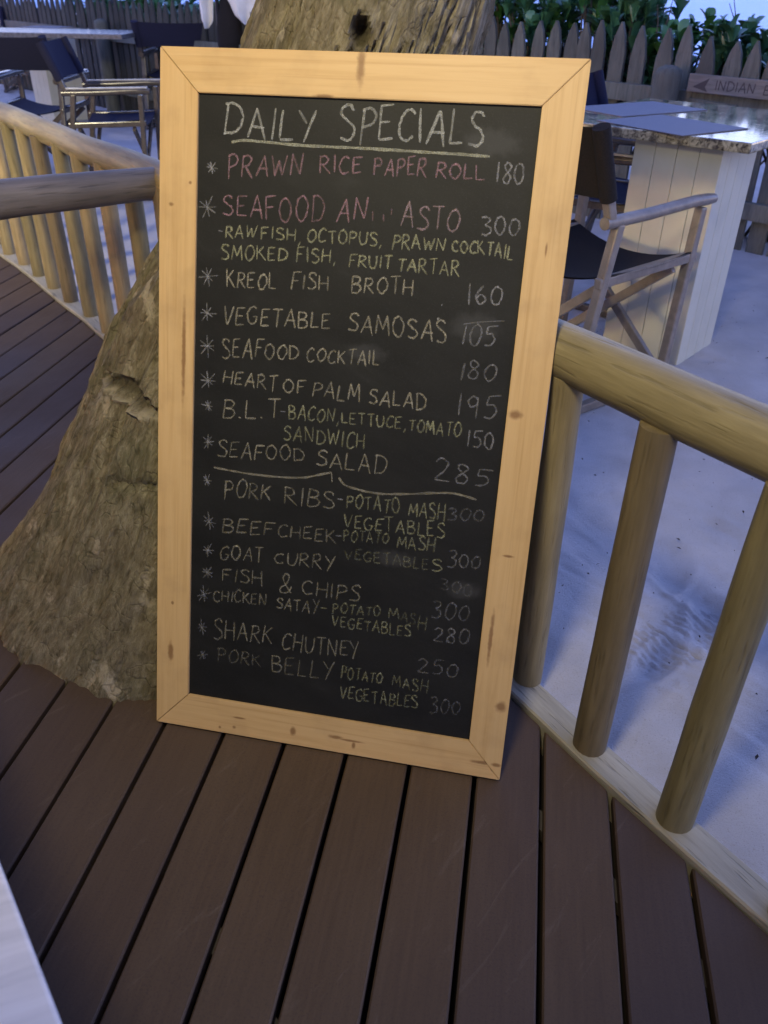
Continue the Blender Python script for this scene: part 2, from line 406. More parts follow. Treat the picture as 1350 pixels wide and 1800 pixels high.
# ------------------------------------------------------------------ the leaning tree
SEC = [(-.30, -.50, 1.85, .70, .62), (0.0, -.455, 1.84, .60, .545), (.155, -.405, 1.83, .525, .49), (.34, -.355, 1.82, .465, .44), (.51, -.32, 1.82, .405, .395), (.62, -.292, 1.82, .372, .35),
       (.74, -.255, 1.82, .345, .31), (.85, -.212, 1.82, .297, .28), (1.0, -.155, 1.815, .262, .25), (1.25, -.06, 1.845, .228, .215), (1.40, -.005, 1.84, .212, .205),
       (1.8, .16, 1.80, .20, .2), (2.4, .40, 1.82, .185, .185), (3.4, .72, 1.9, .16, .16)]
Z_ = [a[0] for a in SEC]
def sec(z): return [float(np.interp(z, Z_, [a[i] for a in SEC])) for i in range(1, 5)]
SECS = {}
zz = np.concatenate([np.arange(-.12, 1.5, .009), np.arange(1.5, 3.4, .05)]); NA = 300
stain = []; hole = PY(632, 58, 1.60); scar = PY(229, 690, 1.58); crease = PY(215, 872, 1.42)
vs = []
for z in zz:
    # smooth the section table a little
    q = np.mean([sec(z + d) for d in (-.09, -.06, -.03, 0, .03, .06, .09)], axis=0); cx, cy, rx, ry = q
    for k in range(NA):
        t = 2 * math.pi * k / NA; ct, st = math.cos(t), math.sin(t)
        fl = max(0, 1 - max(z, 0) / .55)
        lob = fl ** 1.5 * (.10 * math.cos(3 * t + .9) + .06 * math.cos(5 * t + 2.1))
        if st < 0 and -.8 < ct < .3: lob *= .4
        d = Vector((ct, st, 0))
        pu = Vector((ct * 1.2 - z * .35, st * 1.2, z))      # follows the lean of the trunk
        big = .022 * mnoise.noise(pu * 2.6 + Vector((7, 2, 1))) + .018 * mnoise.noise(pu * 5.5)
        fib = mnoise.noise(Vector((ct * 19 - z * 5, st * 19, z * 3.2)))
        fib2 = mnoise.noise(Vector((ct * 46 - z * 12, st * 46, z * 8.0 + 4)))
        pit = mnoise.noise(Vector((ct * 8, st * 8, z * 16 + 9)))
        ridge = -abs(mnoise.noise(Vector((ct * 6.5 - z * 2.2, st * 6.5, z * 2.0 + 2)))) ** .7
        flake = mnoise.noise(Vector((ct * 22 - z * 5, st * 22, z * 11 + 3)))
        h = big + .008 * fib + .006 * fib2 - .012 * max(0, pit - .3) + .024 * (ridge + .3) + .004 * (flake > .12) - .014 * max(0, .06 - abs(fib)) / .06 * (z > .9)
        if st < -.2 and z > .9: h = min(h, .006)
        x, y = cx + ct * (rx * (1 + lob) + h), cy + st * (ry * (1 + lob) + h)
        # knot hole, branch scar and a long crease in the bark
        dh = math.hypot((x - hole.x) / .016, (z - hole.z) / .026)
        if st < 0 and dh < 1.6: k_ = -.05 * max(0, 1 - dh) ** .5 + .006 * max(0, 1 - abs(dh - 1.2) / .4); x += ct * k_; y += st * k_
        if st < 0:
            ux, uz = (x - scar.x) / .085, (z - scar.z) / .030
            if abs(ux) < 1:
                lo = -(1 - ux * ux) * .25; hi_ = (1 - ux * ux) * 1.0
                if lo < uz < hi_: k_ = -.016 * (1 - ((uz - (lo + hi_) / 2) / ((hi_ - lo) / 2 + 1e-6)) ** 2)
                elif lo - .5 < uz <= lo: k_ = .010 * (1 - abs(uz - lo + .25) / .25)
                else: k_ = 0
                x += ct * k_; y += st * k_
            cz = crease.z + (x - crease.x) * .20
            if x > crease.x - .05 and abs(z - cz) < .016: k_ = -.012 * (1 - abs(z - cz) / .016); x += ct * k_; y += st * k_
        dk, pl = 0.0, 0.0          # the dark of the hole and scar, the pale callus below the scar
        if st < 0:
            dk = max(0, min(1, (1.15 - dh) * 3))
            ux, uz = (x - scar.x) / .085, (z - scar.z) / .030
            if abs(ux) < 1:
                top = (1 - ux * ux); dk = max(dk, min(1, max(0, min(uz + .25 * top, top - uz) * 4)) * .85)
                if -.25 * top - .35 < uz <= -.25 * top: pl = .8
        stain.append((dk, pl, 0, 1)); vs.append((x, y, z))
fs = [(i * NA + k, i * NA + (k + 1) % NA, (i + 1) * NA + (k + 1) % NA, (i + 1) * NA + k) for i in range(len(zz) - 1) for k in range(NA)]
mb = MB(); mb.add(vs, fs, True)
M = Mat("rough_bark", 0.9, 0.15)
gv = M.mapping((15, 15, 3.4), (0, -.35, 0))
f1 = M.noise(gv, 4.5, 9, 0.72, .12); f2 = M.noise(M.mapping((1, 1, 1)), 5, 6, .65, .4); f3 = M.noise(M.mapping((34, 34, 8), (0, -.35, 0)), 4, 5, .7)
c = M.ramp(f1, [(0.28, (0.055, 0.045, 0.022)), (0.46, (0.18, 0.152, 0.092)), (0.68, (0.36, 0.318, 0.21))])
c = M.mix(c, (0.125, 0.125, 0.060), M.ramp(f2, [(0.50, 0.0), (0.68, 0.6)]))
c = M.mix(c, (0.15, 0.115, 0.08), M.ramp(M.noise(M.mapping(), 2.2, 4), [(.5, 0.0), (.68, .55)]))
c = M.mix(c, (0.44, 0.38, 0.27), M.ramp(M.noise(M.mapping((1, 1, .7)), 11, 5, .6), [(0.62, 0.0), (0.67, 0.85)]))
c = M.mix(c, (0.46, 0.41, 0.28), M.ramp(M.noise(M.mapping((20, 20, 9), (0, -.35, 0)), 4, 5, .7), [(.60, 0.0), (.72, .45)]))
vo = M.n('ShaderNodeTexVoronoi', feature='DISTANCE_TO_EDGE'); vo.inputs['Scale'].default_value = 1.0
vd = M.n('ShaderNodeMix', data_type='VECTOR'); M.l(M.mapping((24, 24, 9), (0, -.35, 0)), vd.inputs[4]); vd.inputs[0].default_value = .25
vn = M.n('ShaderNodeTexNoise'); vn.inputs['Scale'].default_value = 14; M.l(M.mapping(), vn.inputs['Vector']); vs_ = M.n('ShaderNodeVectorMath', operation='SCALE'); vs_.inputs['Scale'].default_value = 9; M.l(vn.outputs['Color'], vs_.inputs[0]); M.l(vs_.outputs[0], vd.inputs[5]); M.l(vd.outputs[1], vo.inputs['Vector'])
crk = M.ramp(vo.outputs['Distance'], [(0.0, 1.0), (0.06, 0.0)])
c = M.mix(c, (0.04, 0.032, 0.018), M.math('MULTIPLY', crk, M.ramp(f2, [(.45, .0), (.65, .55)])))
c = M.mix(c, (0.015, 0.012, 0.009), M.ramp(f3, [(0.29, 0.65), (0.38, 0.0)]))
at = M.n('ShaderNodeAttribute', attribute_name='stain'); sp_ = M.n('ShaderNodeSeparateColor'); M.l(at.outputs['Color'], sp_.inputs[0])
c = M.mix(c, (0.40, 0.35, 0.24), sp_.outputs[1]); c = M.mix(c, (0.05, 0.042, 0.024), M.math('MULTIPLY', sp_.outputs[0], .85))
M.color(c).bump(M.math('SUBTRACT', M.math('ADD', f1, M.math('MULTIPLY', f3, .9)), M.math('MULTIPLY', crk, .2)), 0.9, 0.009)
tree = empty("leaning_tree", (-.455, 1.84, 0)); tag(tree, "thick leaning tree trunk with flared base behind the menu board", "tree")
o = mb.build("trunk", M.m, tree, fix=False)
o.data.color_attributes.new('stain', 'FLOAT_COLOR', 'POINT').data.foreach_set('color', np.array(stain, dtype=np.float32).ravel()); o.location = (.455, -1.84, 0)

# ------------------------------------------------------------------ the chalkboard
BL, BR = P(275, 1268, .007), P(878, 1372, .007)
BX = (BR - BL).normalized(); BW = (BR - BL).length
lean = math.radians(18.5); nb = Vector((-BX.y, BX.x, 0))
BY = Vector((0, 0, math.cos(lean))) + nb * math.sin(lean); BZ = BX.cross(BY)
BH = 1.312
board = empty("menu_chalkboard"); board.matrix_world = Matrix(((BX.x, BY.x, BZ.x, BL.x), (BX.y, BY.y, BZ.y, BL.y), (BX.z, BY.z, BZ.z, BL.z), (0, 0, 0, 1)))
tag(board, "tall chalkboard menu in a pale pine frame leaning on the tree", "chalkboard")
def homog(src, dst):
    A = []; b = []
    for (x, y), (X, Y) in zip(src, dst):
        A += [[x, y, 1, 0, 0, 0, -x * X, -y * X], [0, 0, 0, x, y, 1, -x * Y, -y * Y]]; b += [X, Y]
    return np.append(np.linalg.solve(np.array(A, float), np.array(b, float)), 1).reshape(3, 3)
HM = homog([(275, 1268), (878, 1372), (1037, 104), (280, 85)], [(0, 0), (BW, 0), (BW, BH), (0, BH)])
def B(x, y):
    q = HM @ np.array([x, y, 1.0]); return q[0] / q[2], q[1] / q[2]
fx0, fy0 = B(331, 1222); fx1, fy1 = B(950, 186); fx0 = (fx0 + B(345, 167)[0]) / 2; fx1 = (fx1 + B(825, 1302)[0]) / 2
fy0 = (fy0 + B(825, 1302)[1]) / 2; fy1 = (fy1 + B(345, 167)[1]) / 2
def member(name, quad, mat, th=.024):
    bm = bmesh.new()
    f = [bm.verts.new((x, y, 0)) for x, y in quad]; b = [bm.verts.new((x, y, -th)) for x, y in quad]
    bm.faces.new(f); bm.faces.new(b[::-1])
    for i in range(4): bm.faces.new((f[i], b[i], b[(i + 1) % 4], f[(i + 1) % 4]))
    bmesh.ops.recalc_face_normals(bm, faces=bm.faces)
    bmesh.ops.bevel(bm, geom=list(bm.edges), offset=.0011, segments=2, affect='EDGES')
    me = bpy.data.meshes.new(name); bm.to_mesh(me); bm.free(); me.materials.append(mat)
    o = bpy.data.objects.new(name, me); SC.collection.objects.link(o); o.parent = board; return o
g = .0006
def kn(*ks): return [(*B(x, y), rx * 1.35, ry * 1.35) for x, y, rx, ry in ks]
member("frame_rail", [(g, BH), (fx0 + g, fy1), (fx1 - g, fy1), (BW - g, BH)],
       pine_mat("pine_top", 'x', kn((632, 118, .007, .030), (566, 172, .018, .003))))
member("frame_rail", [(g, 0), (BW - g, 0), (fx1 - g, fy0), (fx0 + g, fy0)],
       pine_mat("pine_bottom", 'x', kn((386, 1278, .003, .003), (411, 1278, .004, .004), (514, 1285, .006, .009), (590, 1296, .016, .004), (615, 1302, .028, .0025), (621, 1310, .004, .008), (845, 1340, .02, .004), (868, 1350, .006, .01), (420, 1262, .012, .002))))
member("frame_stile", [(0, g), (fx0, fy0 + g), (fx0, fy1 - g), (0, BH - g)],
       pine_mat("pine_left", 'y', kn((300, 362, .005, .0035), (333, 324, .003, .003), (322, 620, .004, .09), (303, 1060, .003, .004), (300, 1145, .006, .02))))
member("frame_stile", [(BW, g), (BW, BH - g), (fx1, fy1 - g), (fx1, fy0 + g)],
       pine_mat("pine_right", 'y', kn((893, 978, .010, .0025), (880, 1243, .010, .011), (872, 1345, .01, .004), (905, 730, .012, .008), (862, 1120, .004, .05), (958, 440, .002, .012))))
# slate panel, wiped many times
M = Mat("chalkboard_black", 0.62, 0.3)
sm = M.noise(M.mapping((1.2, 3, 1), (0, 0, .25)), 4.5, 5, .6, .5); fn = M.noise(M.mapping(), 420, 2, .7)
c = M.ramp(sm, [(.35, (.0052, .0055, .0047)), (.62, (.0100, .0103, .0090)), (.8, (.022, .0222, .0205))])
c = M.mix(c, (.036, .036, .034), M.ramp(fn, [(.55, 0.0), (.8, .5)]))
c = M.mix(c, (.10, .10, .10), M.math('MULTIPLY', M.knots([(*B(830, 575), .055, .030), (*B(815, 1040), .04, .02), (*B(690, 985), .05, .02), (*B(640, 620), .05, .02), (*B(860, 250), .06, .03)]), .22))
M.color(c).bump(fn, .1, .001)
mb = MB(); mb.box(((fx0 + fx1) / 2, (fy0 + fy1) / 2, -.0105), ((fx1 - fx0) / 2 + .012, 0, 0), (0, (fy1 - fy0) / 2 + .012, 0), (0, 0, .004))
panel = mb.build("slate_panel", M.m, board)

# ---- chalk handwriting: strokes of a hand-drawn alphabet, laid word by word
S_ = lambda *p: ('c', p)     # curved stroke
L_ = lambda *p: ('l', p)     # straight strokes
FONT = {
 'A': (.85, [L_((0, 0), (.45, 1)), L_((.45, 1), (.8, -.06)), L_((.16, .36), (.78, .36))]),
 'B': (.72, [L_((.05, 1), (.0, 0)), S_((.0, .97), (.45, .95), (.6, .78), (.42, .58), (.08, .52)), S_((.08, .52), (.55, .48), (.68, .24), (.45, .02), (.0, .0))]),
 'C': (.75, [S_((.72, .86), (.5, 1), (.2, .85), (.02, .45), (.15, .08), (.42, 0), (.72, .14))]),
 'D': (.85, [L_((.1, .98), (.04, 0)), S_((.0, .95), (.4, .98), (.75, .75), (.8, .42), (.55, .1), (.0, .0))]),
 'E': (.66, [L_((.06, .95), (.0, .02)), L_((.04, .95), (.66, 1)), L_((.04, .5), (.5, .54)), L_((.0, .02), (.62, .06))]),
 'F': (.66, [L_((.06, .95), (.0, -.03)), L_((.04, .95), (.7, 1)), L_((.04, .5), (.5, .52))]),
 'G': (.8, [S_((.72, .9), (.45, 1), (.1, .75), (.02, .35), (.25, .02), (.6, .08), (.74, .4)), L_((.42, .42), (.82, .42))]),
 'H': (.78, [L_((.06, 1), (.0, 0)), L_((.74, .98), (.7, -.04)), L_((.03, .48), (.72, .5))]),
 'I': (.2, [L_((.1, 1), (.08, 0))]),
 'J': (.5, [S_((.4, 1), (.4, .3), (.2, 0), (.0, .15))]),
 'K': (.75, [L_((.06, 1), (.02, 0)), L_((.66, .95), (.06, .42)), L_((.2, .52), (.76, -.05))]),
 'L': (.65, [L_((.06, 1), (.0, .02)), L_((.0, .02), (.62, .04))]),
 'M': (.95, [L_((.0, 0), (.14, .98)), L_((.14, .98), (.46, .25)), L_((.46, .25), (.8, 1)), L_((.8, 1), (.92, -.04))]),
 'N': (.85, [L_((.04, 0), (.06, .98)), L_((.06, .98), (.68, .03)), L_((.68, .03), (.78, 1))]),
 'O': (.85, [S_((.5, .98), (.2, .85), (.03, .45), (.18, .08), (.48, .0), (.75, .3), (.8, .65), (.55, .96), (.38, .96))]),
 'P': (.68, [L_((.08, 1), (.0, -.05)), S_((.0, .93), (.4, 1), (.66, .8), (.5, .56), (.06, .46))]),
 'R': (.75, [L_((.08, 1), (.0, 0)), S_((.0, .95), (.42, 1), (.62, .8), (.45, .58), (.06, .48)), L_((.2, .5), (.75, -.04))]),
 'S': (.72, [S_((.68, .84), (.5, .99), (.2, .93), (.1, .74), (.32, .57), (.6, .42), (.68, .2), (.45, .01), (.02, .06))]),
 'T': (.75, [L_((.0, .95), (.78, 1)), L_((.42, .97), (.36, -.03))]),
 'U': (.78, [S_((.05, 1), (.03, .4), (.2, .03), (.5, .02), (.7, .35), (.74, 1))]),
 'V': (.75, [L_((.0, 1), (.32, .0)), L_((.32, .0), (.72, 1))]),
 'W': (1.05, [L_((.0, 1), (.22, .02)), L_((.22, .02), (.5, .75)), L_((.5, .75), (.72, .02)), L_((.72, .02), (1.05, 1))]),
 'Y': (.8, [L_((.0, .98), (.38, .55)), L_((.78, 1), (.22, -.1))]),
 '0': (.75, [S_((.5, 1), (.2, .85), (.03, .4), (.2, .03), (.5, .04), (.72, .45), (.68, .85), (.42, .99))]),
 '1': (.28, [L_((.2, 1), (.1, 0))]),
 '2': (.75, [S_((.08, .82), (.3, 1), (.6, .9), (.58, .6), (.0, .04)), L_((.0, .04), (.72, .0))]),
 '3': (.7, [S_((.05, .95), (.45, 1), (.6, .8), (.25, .55)), S_((.25, .55), (.6, .42), (.6, .12), (.3, .0), (.0, .05))]),
 '5': (.75, [L_((.22, .95), (.85, 1)), S_((.22, .95), (.14, .58), (.5, .58), (.68, .3), (.45, .02), (.05, .02))]),
 '6': (.72, [S_((.5, 1), (.15, .65), (.05, .25), (.3, .0), (.6, .15), (.58, .42), (.3, .5), (.08, .3))]),
 '8': (.72, [S_((.62, .85), (.35, 1), (.15, .8), (.35, .55), (.6, .3), (.45, .02), (.15, .05), (.08, .28), (.35, .52), (.62, .72), (.62, .88))]),
 '9': (.66, [S_((.55, .85), (.3, 1), (.05, .75), (.2, .48), (.5, .62), (.56, .9)), L_((.56, .95), (.5, -.05))]),
 '&': (.75, [S_((.8, .02), (.35, .5), (.2, .82), (.4, 1), (.6, .82), (.45, .52), (.05, .22), (.2, .02), (.6, .08), (.8, .34))]),
 '-': (.6, [L_((.05, .5), (.55, .48))]), '.': (.25, [L_((.02, .04), (.14, .0)), L_((.04, .0), (.12, .06))]), ',': (.3, [L_((.18, .08), (.02, -.28))]),
}
WHITE, GREEN, PINK, YEL, TAN, GREY = (.60, .61, .56), (.55, .57, .50), (.46, .27, .31), (.50, .50, .30), (.53, .49, .36), (.42, .42, .43)
class Chalk:
    def __init__(s): s.v = []; s.f = []; s.c = []; s.uv = []
    def stroke(s, pts, width, col, den):
        """pts in photo pixels of the flat board -> a thin chalk line in board space"""
        P2 = [np.array(B(x, y)) for x, y in pts]
        # resample
        out = [P2[0]]
        for a, b in zip(P2, P2[1:]):
            k = max(2, int(np.hypot(*(b - a)) / .004))
            out += [a + (b - a) * (i + 1) / k for i in range(k)]
        P2 = out
        if len(P2) < 2: return
        den = den * (1 if pts[0][1] < 520 else max(.66, 1 - (pts[0][1] - 520) / 1900)) ; sd = rnd.random() * 99; o = len(s.v); n = len(P2); dist = 0
        for i, p in enumerate(P2):
            d = P2[min(i + 1, n - 1)] - P2[max(i - 1, 0)]; d = d / (np.hypot(*d) + 1e-9); nn_ = np.array([-d[1], d[0]])
            wd = width * (1 + .55 * mnoise.noise(Vector((i * .18, sd, 0)))) * (1 if 0 < i < n - 1 else .6)
            wob = nn_ * .0009 * mnoise.noise(Vector((i * .12, sd, 7)))
            dn = den * (1 + .75 * mnoise.noise(Vector((i * .10, sd, 3))))
            z = -.0058 + .0001 * rnd.random()
            for q in (-.5, .5):
                w_ = p + nn_ * wd * q + wob; s.v.append((w_[0], w_[1], z)); s.c.append((*col, max(0, min(1, dn))))
        for i in range(n - 1): s.f.append((o + 2 * i, o + 2 * i + 2, o + 2 * i + 3, o + 2 * i + 1))
    def word(s, txt, x0, y0, x1, y1, h0, h1, col, den=1.0, wid=.0031, slant=0.0):
        gap = .22; adv = [FONT[ch][0] for ch in txt]; tot = sum(adv) + gap * (len(txt) - 1); x = 0
        d = np.array([x1 - x0, y1 - y0]); Ld = np.hypot(*d)
        up = np.array([.045, -1.0])       # a board vertical in the photo
        for ch, a in zip(txt, adv):
            jy = rnd.uniform(-.07, .07); js = rnd.uniform(.90, 1.08); jr = rnd.uniform(-.09, .09); dd = den * rnd.uniform(.72, 1.15)
            ux = Ld / tot
            for kind, pts in FONT[ch][1]:
                pp = catmull(pts, 6) if kind == 'c' and len(pts) > 2 else pts
                q = []
                for (u, v) in pp:
                    u = u + rnd.uniform(-.022, .022); v = v * js + jy + rnd.uniform(-.018, .018)
                    f = (x + u) / tot; h = h0 + (h1 - h0) * f
                    base = np.array([x0, y0]) + d * f
                    q.append(base + up * h * v + np.array([1, 0]) * (jr + slant) * h * v)
                s.stroke(q, wid, col, dd)
            x += a + gap
    def line(s, pts, col, den=1, wid=.0042, curve=True):
        s.stroke(catmull(pts, 6) if curve and len(pts) > 2 else pts, wid, col, den)
    def star(s, x, y, r, den=.75):
        for a in (0, 52, 100, 140):
            a = math.radians(a + rnd.uniform(-12, 12)); r1, r2 = r * rnd.uniform(.6, 1.15), r * rnd.uniform(.6, 1.1)
            s.stroke([(x + math.cos(a) * r1 * .8, y - math.sin(a) * r1), (x - math.cos(a) * r2 * .8, y + math.sin(a) * r2)], .0026, GREY, den)
    def build(s, name, mat):
        me = bpy.data.meshes.new(name); me.from_pydata(s.v, [], s.f)
        ca = me.color_attributes.new("chalk", 'FLOAT_COLOR', 'POINT')
        ca.data.foreach_set("color", np.array(s.c, dtype=np.float32).ravel())
        me.materials.append(mat); o = bpy.data.objects.new(name, me); SC.collection.objects.link(o); o.parent = panel; return o
M = Mat("chalk_marks", 0.95, 0.1)
at = M.n('ShaderNodeAttribute', attribute_name="chalk")
grain = M.noise(M.mapping(), 700, 3, .7); gr2 = M.noise(M.mapping(), 130, 3, .6)
M.color(at.outputs['Color'])
cov = M.math('MULTIPLY', M.ramp(grain, [(.36, .25), (.58, 1.0)]), M.ramp(gr2, [(.3, .55), (.6, 1.0)]))
alpha = M.math('MULTIPLY', M.math('MULTIPLY', cov, at.outputs["Alpha"]), .50)
M.l(alpha, M.b.inputs['Alpha']); chalk_m = M.m

ck = Chalk(); wd = lambda *a, **k: ck.word(*a, **k)
wd('DAILY', 390, 236, 552, 250, 54, 58, WHITE, 1.15, wid=.0042); wd('SPECIALS', 594, 249, 846, 253, 60, 58, WHITE, 1.05, wid=.0042)
ck.line([(403, 252), (432, 249), (529, 257), (640, 262), (745, 268), (858, 275)], (.6, .6, .45), 1.15, .0046)
ck.build("chalk_heading", chalk_m)
ck = Chalk()
wd('PRAWN', 398, 313, 528, 310, 40, 36, PINK); wd('RICE', 559, 307, 632, 306, 32, 29, PINK); wd('PAPER', 654, 309, 746, 310, 28, 34, PINK); wd('ROLL', 763, 313, 850, 316, 28, 27, PINK, 1.1)
wd('SEAFOOD', 388, 381, 566, 394, 36, 44, PINK); wd('AN', 588, 391, 641, 388, 42, 38, PINK)
for a in ((652, 372, 652, 389), (671, 378, 671, 391), (686, 368, 685, 378)): ck.stroke([a[:2], a[2:]], .0028, PINK, .5)
wd('ASTO', 701, 399, 804, 407, 42, 37, (.50, .36, .38), .9)
wd('-', 379, 418, 389, 419, 22, 22, GREY, .8); wd('RAW', 393, 419, 446, 421, 22, 21, YEL, .95); wd('FISH,', 455, 421, 527, 427, 20, 23, YEL, .9)
wd('OCTOPUS,', 536, 427, 669, 433, 23, 23, YEL, .85); wd('PRAWN', 687, 438, 779, 442, 27, 22, YEL); wd('COCKTAIL', 792, 441, 899, 456, 18, 27, YEL)
wd('SMOKED', 385, 457, 502, 459, 29, 22, YEL); wd('FISH,', 518, 463, 588, 463, 26, 22, YEL, .85); wd('FRUIT', 610, 471, 686, 472, 22, 22, YEL, .9); wd('TARTAR', 695, 477, 804, 487, 22, 28, YEL)
wd('KREOL', 395, 508, 482, 510, 30, 27, TAN); wd('FISH', 509, 511, 574, 511, 30, 26, TAN); wd('BROTH', 615, 514, 723, 521, 28, 30, TAN, .9)
wd('VEGETABLE', 389, 571, 578, 578, 32, 28, TAN); wd('SAMOSAS', 608, 583, 782, 602, 31, 38, TAN)
wd('SEAFOOD', 387, 629, 522, 633, 38, 24, TAN, .95); wd('COCKTAIL', 536, 636, 664, 644, 22, 27, TAN, .95)
wd('HEART', 389, 676, 484, 689, 21, 29, TAN); wd('OF', 495, 691, 534, 692, 22, 22, TAN); wd('PALM', 547, 698, 629, 709, 26, 31, TAN); wd('SALAD', 645, 711, 747, 722, 27, 30, TAN)
wd('B.L.T', 389, 734, 489, 738, 36, 31, TAN, .95); wd('-', 488, 733, 500, 734, 20, 20, GREY); wd('BACON,', 505, 738, 594, 744, 24, 25, YEL, .8); wd('LETTUCE,', 598, 745, 712, 756, 19, 22, YEL, .8); wd('TOMATO', 716, 759, 808, 770, 21, 25, YEL, .85)
wd('SANDWICH', 495, 774, 639, 791, 25, 28, YEL, .8); wd('SEAFOOD', 379, 805, 533, 813, 33, 23, TAN, .85); wd('SALAD', 553, 819, 677, 836, 27, 33, TAN, .9)
wd('PORK', 392, 876, 472, 882, 34, 27, TAN, .75); wd('RIBS', 497, 887, 586, 898, 33, 27, TAN, .8); wd('-', 589, 886, 602, 888, 20, 20, GREY)
wd('POTATO', 607, 894, 701, 905, 22, 27, YEL, .75); wd('MASH', 716, 906, 780, 917, 22, 34, YEL, .95); wd('VEGETABLES', 602, 928, 780, 947, 21, 27, YEL, .9)
wd('BEEF', 388, 939, 479, 943, 26, 22, TAN, .8); wd('CHEEK', 486, 946, 588, 955, 20, 26, TAN, .7); wd('-', 587, 953, 599, 954, 20, 20, GREY)
wd('POTATO', 602, 953, 681, 957, 20, 18, YEL, .5); wd('MASH', 696, 963, 762, 971, 18, 25, YEL, .85); wd('VEGETABLE', 604, 984, 752, 1003, 17, 20, YEL, .36); wd('S', 757, 1006, 776, 1007, 22, 22, YEL, .9)
wd('GOAT', 384, 984, 460, 990, 25, 25, TAN, .85); wd('CURRY', 480, 991, 586, 1006, 18, 27, TAN, .8)
wd('FISH', 389, 1021, 459, 1032, 21, 26, TAN, .75); wd('&', 488, 1043, 508, 1043, 34, 34, TAN, .85); wd('CHIPS', 529, 1046, 630, 1059, 23, 27, TAN, .8)
wd('CHICKEN', 373, 1058, 466, 1065, 20, 20, TAN, .8); wd('SATAY', 483, 1070, 558, 1082, 18, 24, TAN, .85); wd('-', 559, 1081, 573, 1081, 20, 20, YEL)
wd('POTATO', 583, 1079, 667, 1085, 16, 17, YEL, .7); wd('M', 681, 1089, 700, 1091, 17, 18, YEL, .6); wd('AS', 703, 1094, 728, 1100, 18, 20, YEL, .25); wd('H', 733, 1108, 747, 1111, 24, 24, YEL, .5)
wd('VEGETABLES', 582, 1102, 720, 1122, 18, 20, YEL, .85)
wd('SHARK', 373, 1124, 475, 1134, 34, 29, TAN, .9); wd('CHUTNEY', 493, 1142, 630, 1160, 30, 29, TAN, .9)
wd('PORK', 381, 1165, 456, 1172, 24, 20, TAN, .45); wd('BELLY', 476, 1184, 584, 1196, 29, 30, TAN, .8)
wd('POTATO', 598, 1194, 670, 1203, 20, 17, YEL, .85); wd('MASH', 688, 1207, 750, 1221, 18, 23, YEL, .75); wd('VEGETABLES', 596, 1229, 733, 1248, 22, 22, YEL, .95)
for x, y, r in ((368, 297, 13), (361, 366, 20), (362, 488, 21), (361, 552, 19), (362, 610, 20), (363, 671, 19), (363, 715, 15), (363, 779, 16), (361, 847, 11), (365, 919, 17), (363, 969, 13), (362, 1008, 14), (356, 1047, 15), (353, 1105, 14), (354, 1153, 13)):
    ck.star(x, y, r)
ck.stroke([(767, 559), (769, 562)], .006, WHITE, 1.6); ck.stroke([(773, 536), (775, 537)], .004, WHITE, .8)
wd('180', 869, 322, 918, 323, 35, 36, GREY, .95); wd('300', 844, 413, 911, 412, 36, 27, GREY, .9); wd('160', 819, 535, 881, 534, 38, 31, GREY, 1.0); wd('105', 809, 606, 868, 611, 34, 38, GREY, .85)
ck.stroke([(812, 571), (850, 566), (885, 565)], .0026, GREY, .6)
wd('180', 805, 669, 870, 669, 34, 29, GREY, .8); wd('195', 801, 731, 872, 735, 38, 40, GREY, .85); wd('150', 818, 787, 866, 791, 29, 28, GREY, .9); wd('285', 762, 848, 859, 854, 38, 30, GREY, .85)
wd('300', 784, 914, 850, 917, 22, 21, GREY, .42); wd('300', 785, 998, 843, 999, 28, 22, GREY, .6); wd('300', 773, 1036, 828, 1050, 20, 20, GREY, .32)
wd('300', 757, 1090, 823, 1091, 33, 27, GREY, .5); wd('280', 760, 1130, 823, 1136, 25, 25, GREY, .8); wd('250', 733, 1185, 803, 1192, 28, 22, GREY, .7); wd('300', 754, 1256, 808, 1256, 27, 21, GREY, .48)
ck.build("chalk_menu", chalk_m)
ck = Chalk()
ck.line([(373, 823), (401, 829), (437, 835), (496, 841), (531, 841), (555, 837), (580, 832)], TAN, .95); ck.stroke([(580, 832), (581, 849)], .004, TAN, .8)
ck.line([(593, 841), (604, 854), (627, 862), (663, 869), (703, 870), (758, 868), (798, 869), (836, 880)], TAN, .9)
ck.build("chalk_divider", chalk_m)

# ------------------------------------------------------------------ director's chairs
canvas_navy = Mat("canvas_navy", 0.9, 0.15); canvas_navy.color(canvas_navy.ramp(canvas_navy.noise(canvas_navy.mapping(), 300, 2), [(.3, (.011, .012, .026)), (.7, (.022, .023, .045))])).bump(canvas_navy.noise(canvas_navy.mapping(), 500, 2), .3, .001); canvas_navy = canvas_navy.m
canvas_black = Mat("canvas_black", 0.9, 0.12); canvas_black.color(canvas_black.ramp(canvas_black.noise(canvas_black.mapping(), 300, 2), [(.3, (.012, .011, .011)), (.7, (.024, .021, .02))])); canvas_black = canvas_black.m
chair_wood = wood_mat("varnished_chair_wood", (.15, .128, .10), (.245, .21, .168), grain=(3, 3, 3), scale=8, rough=.38, spec=.5, bump=.1)
arm_highlight = wood_mat("armrest_highlight", (.30, .29, .28), (.5, .49, .47), grain=(3, 3, 3), scale=8, rough=.12, spec=.9, bump=.03)  # pale glossy tone, paints in the white highlights on the armrests
chair_dark = wood_mat("dark_chair_wood", (.05, .042, .035), (.10, .085, .07), grain=(3, 3, 3), scale=8, rough=.22, spec=.6, bump=.08)
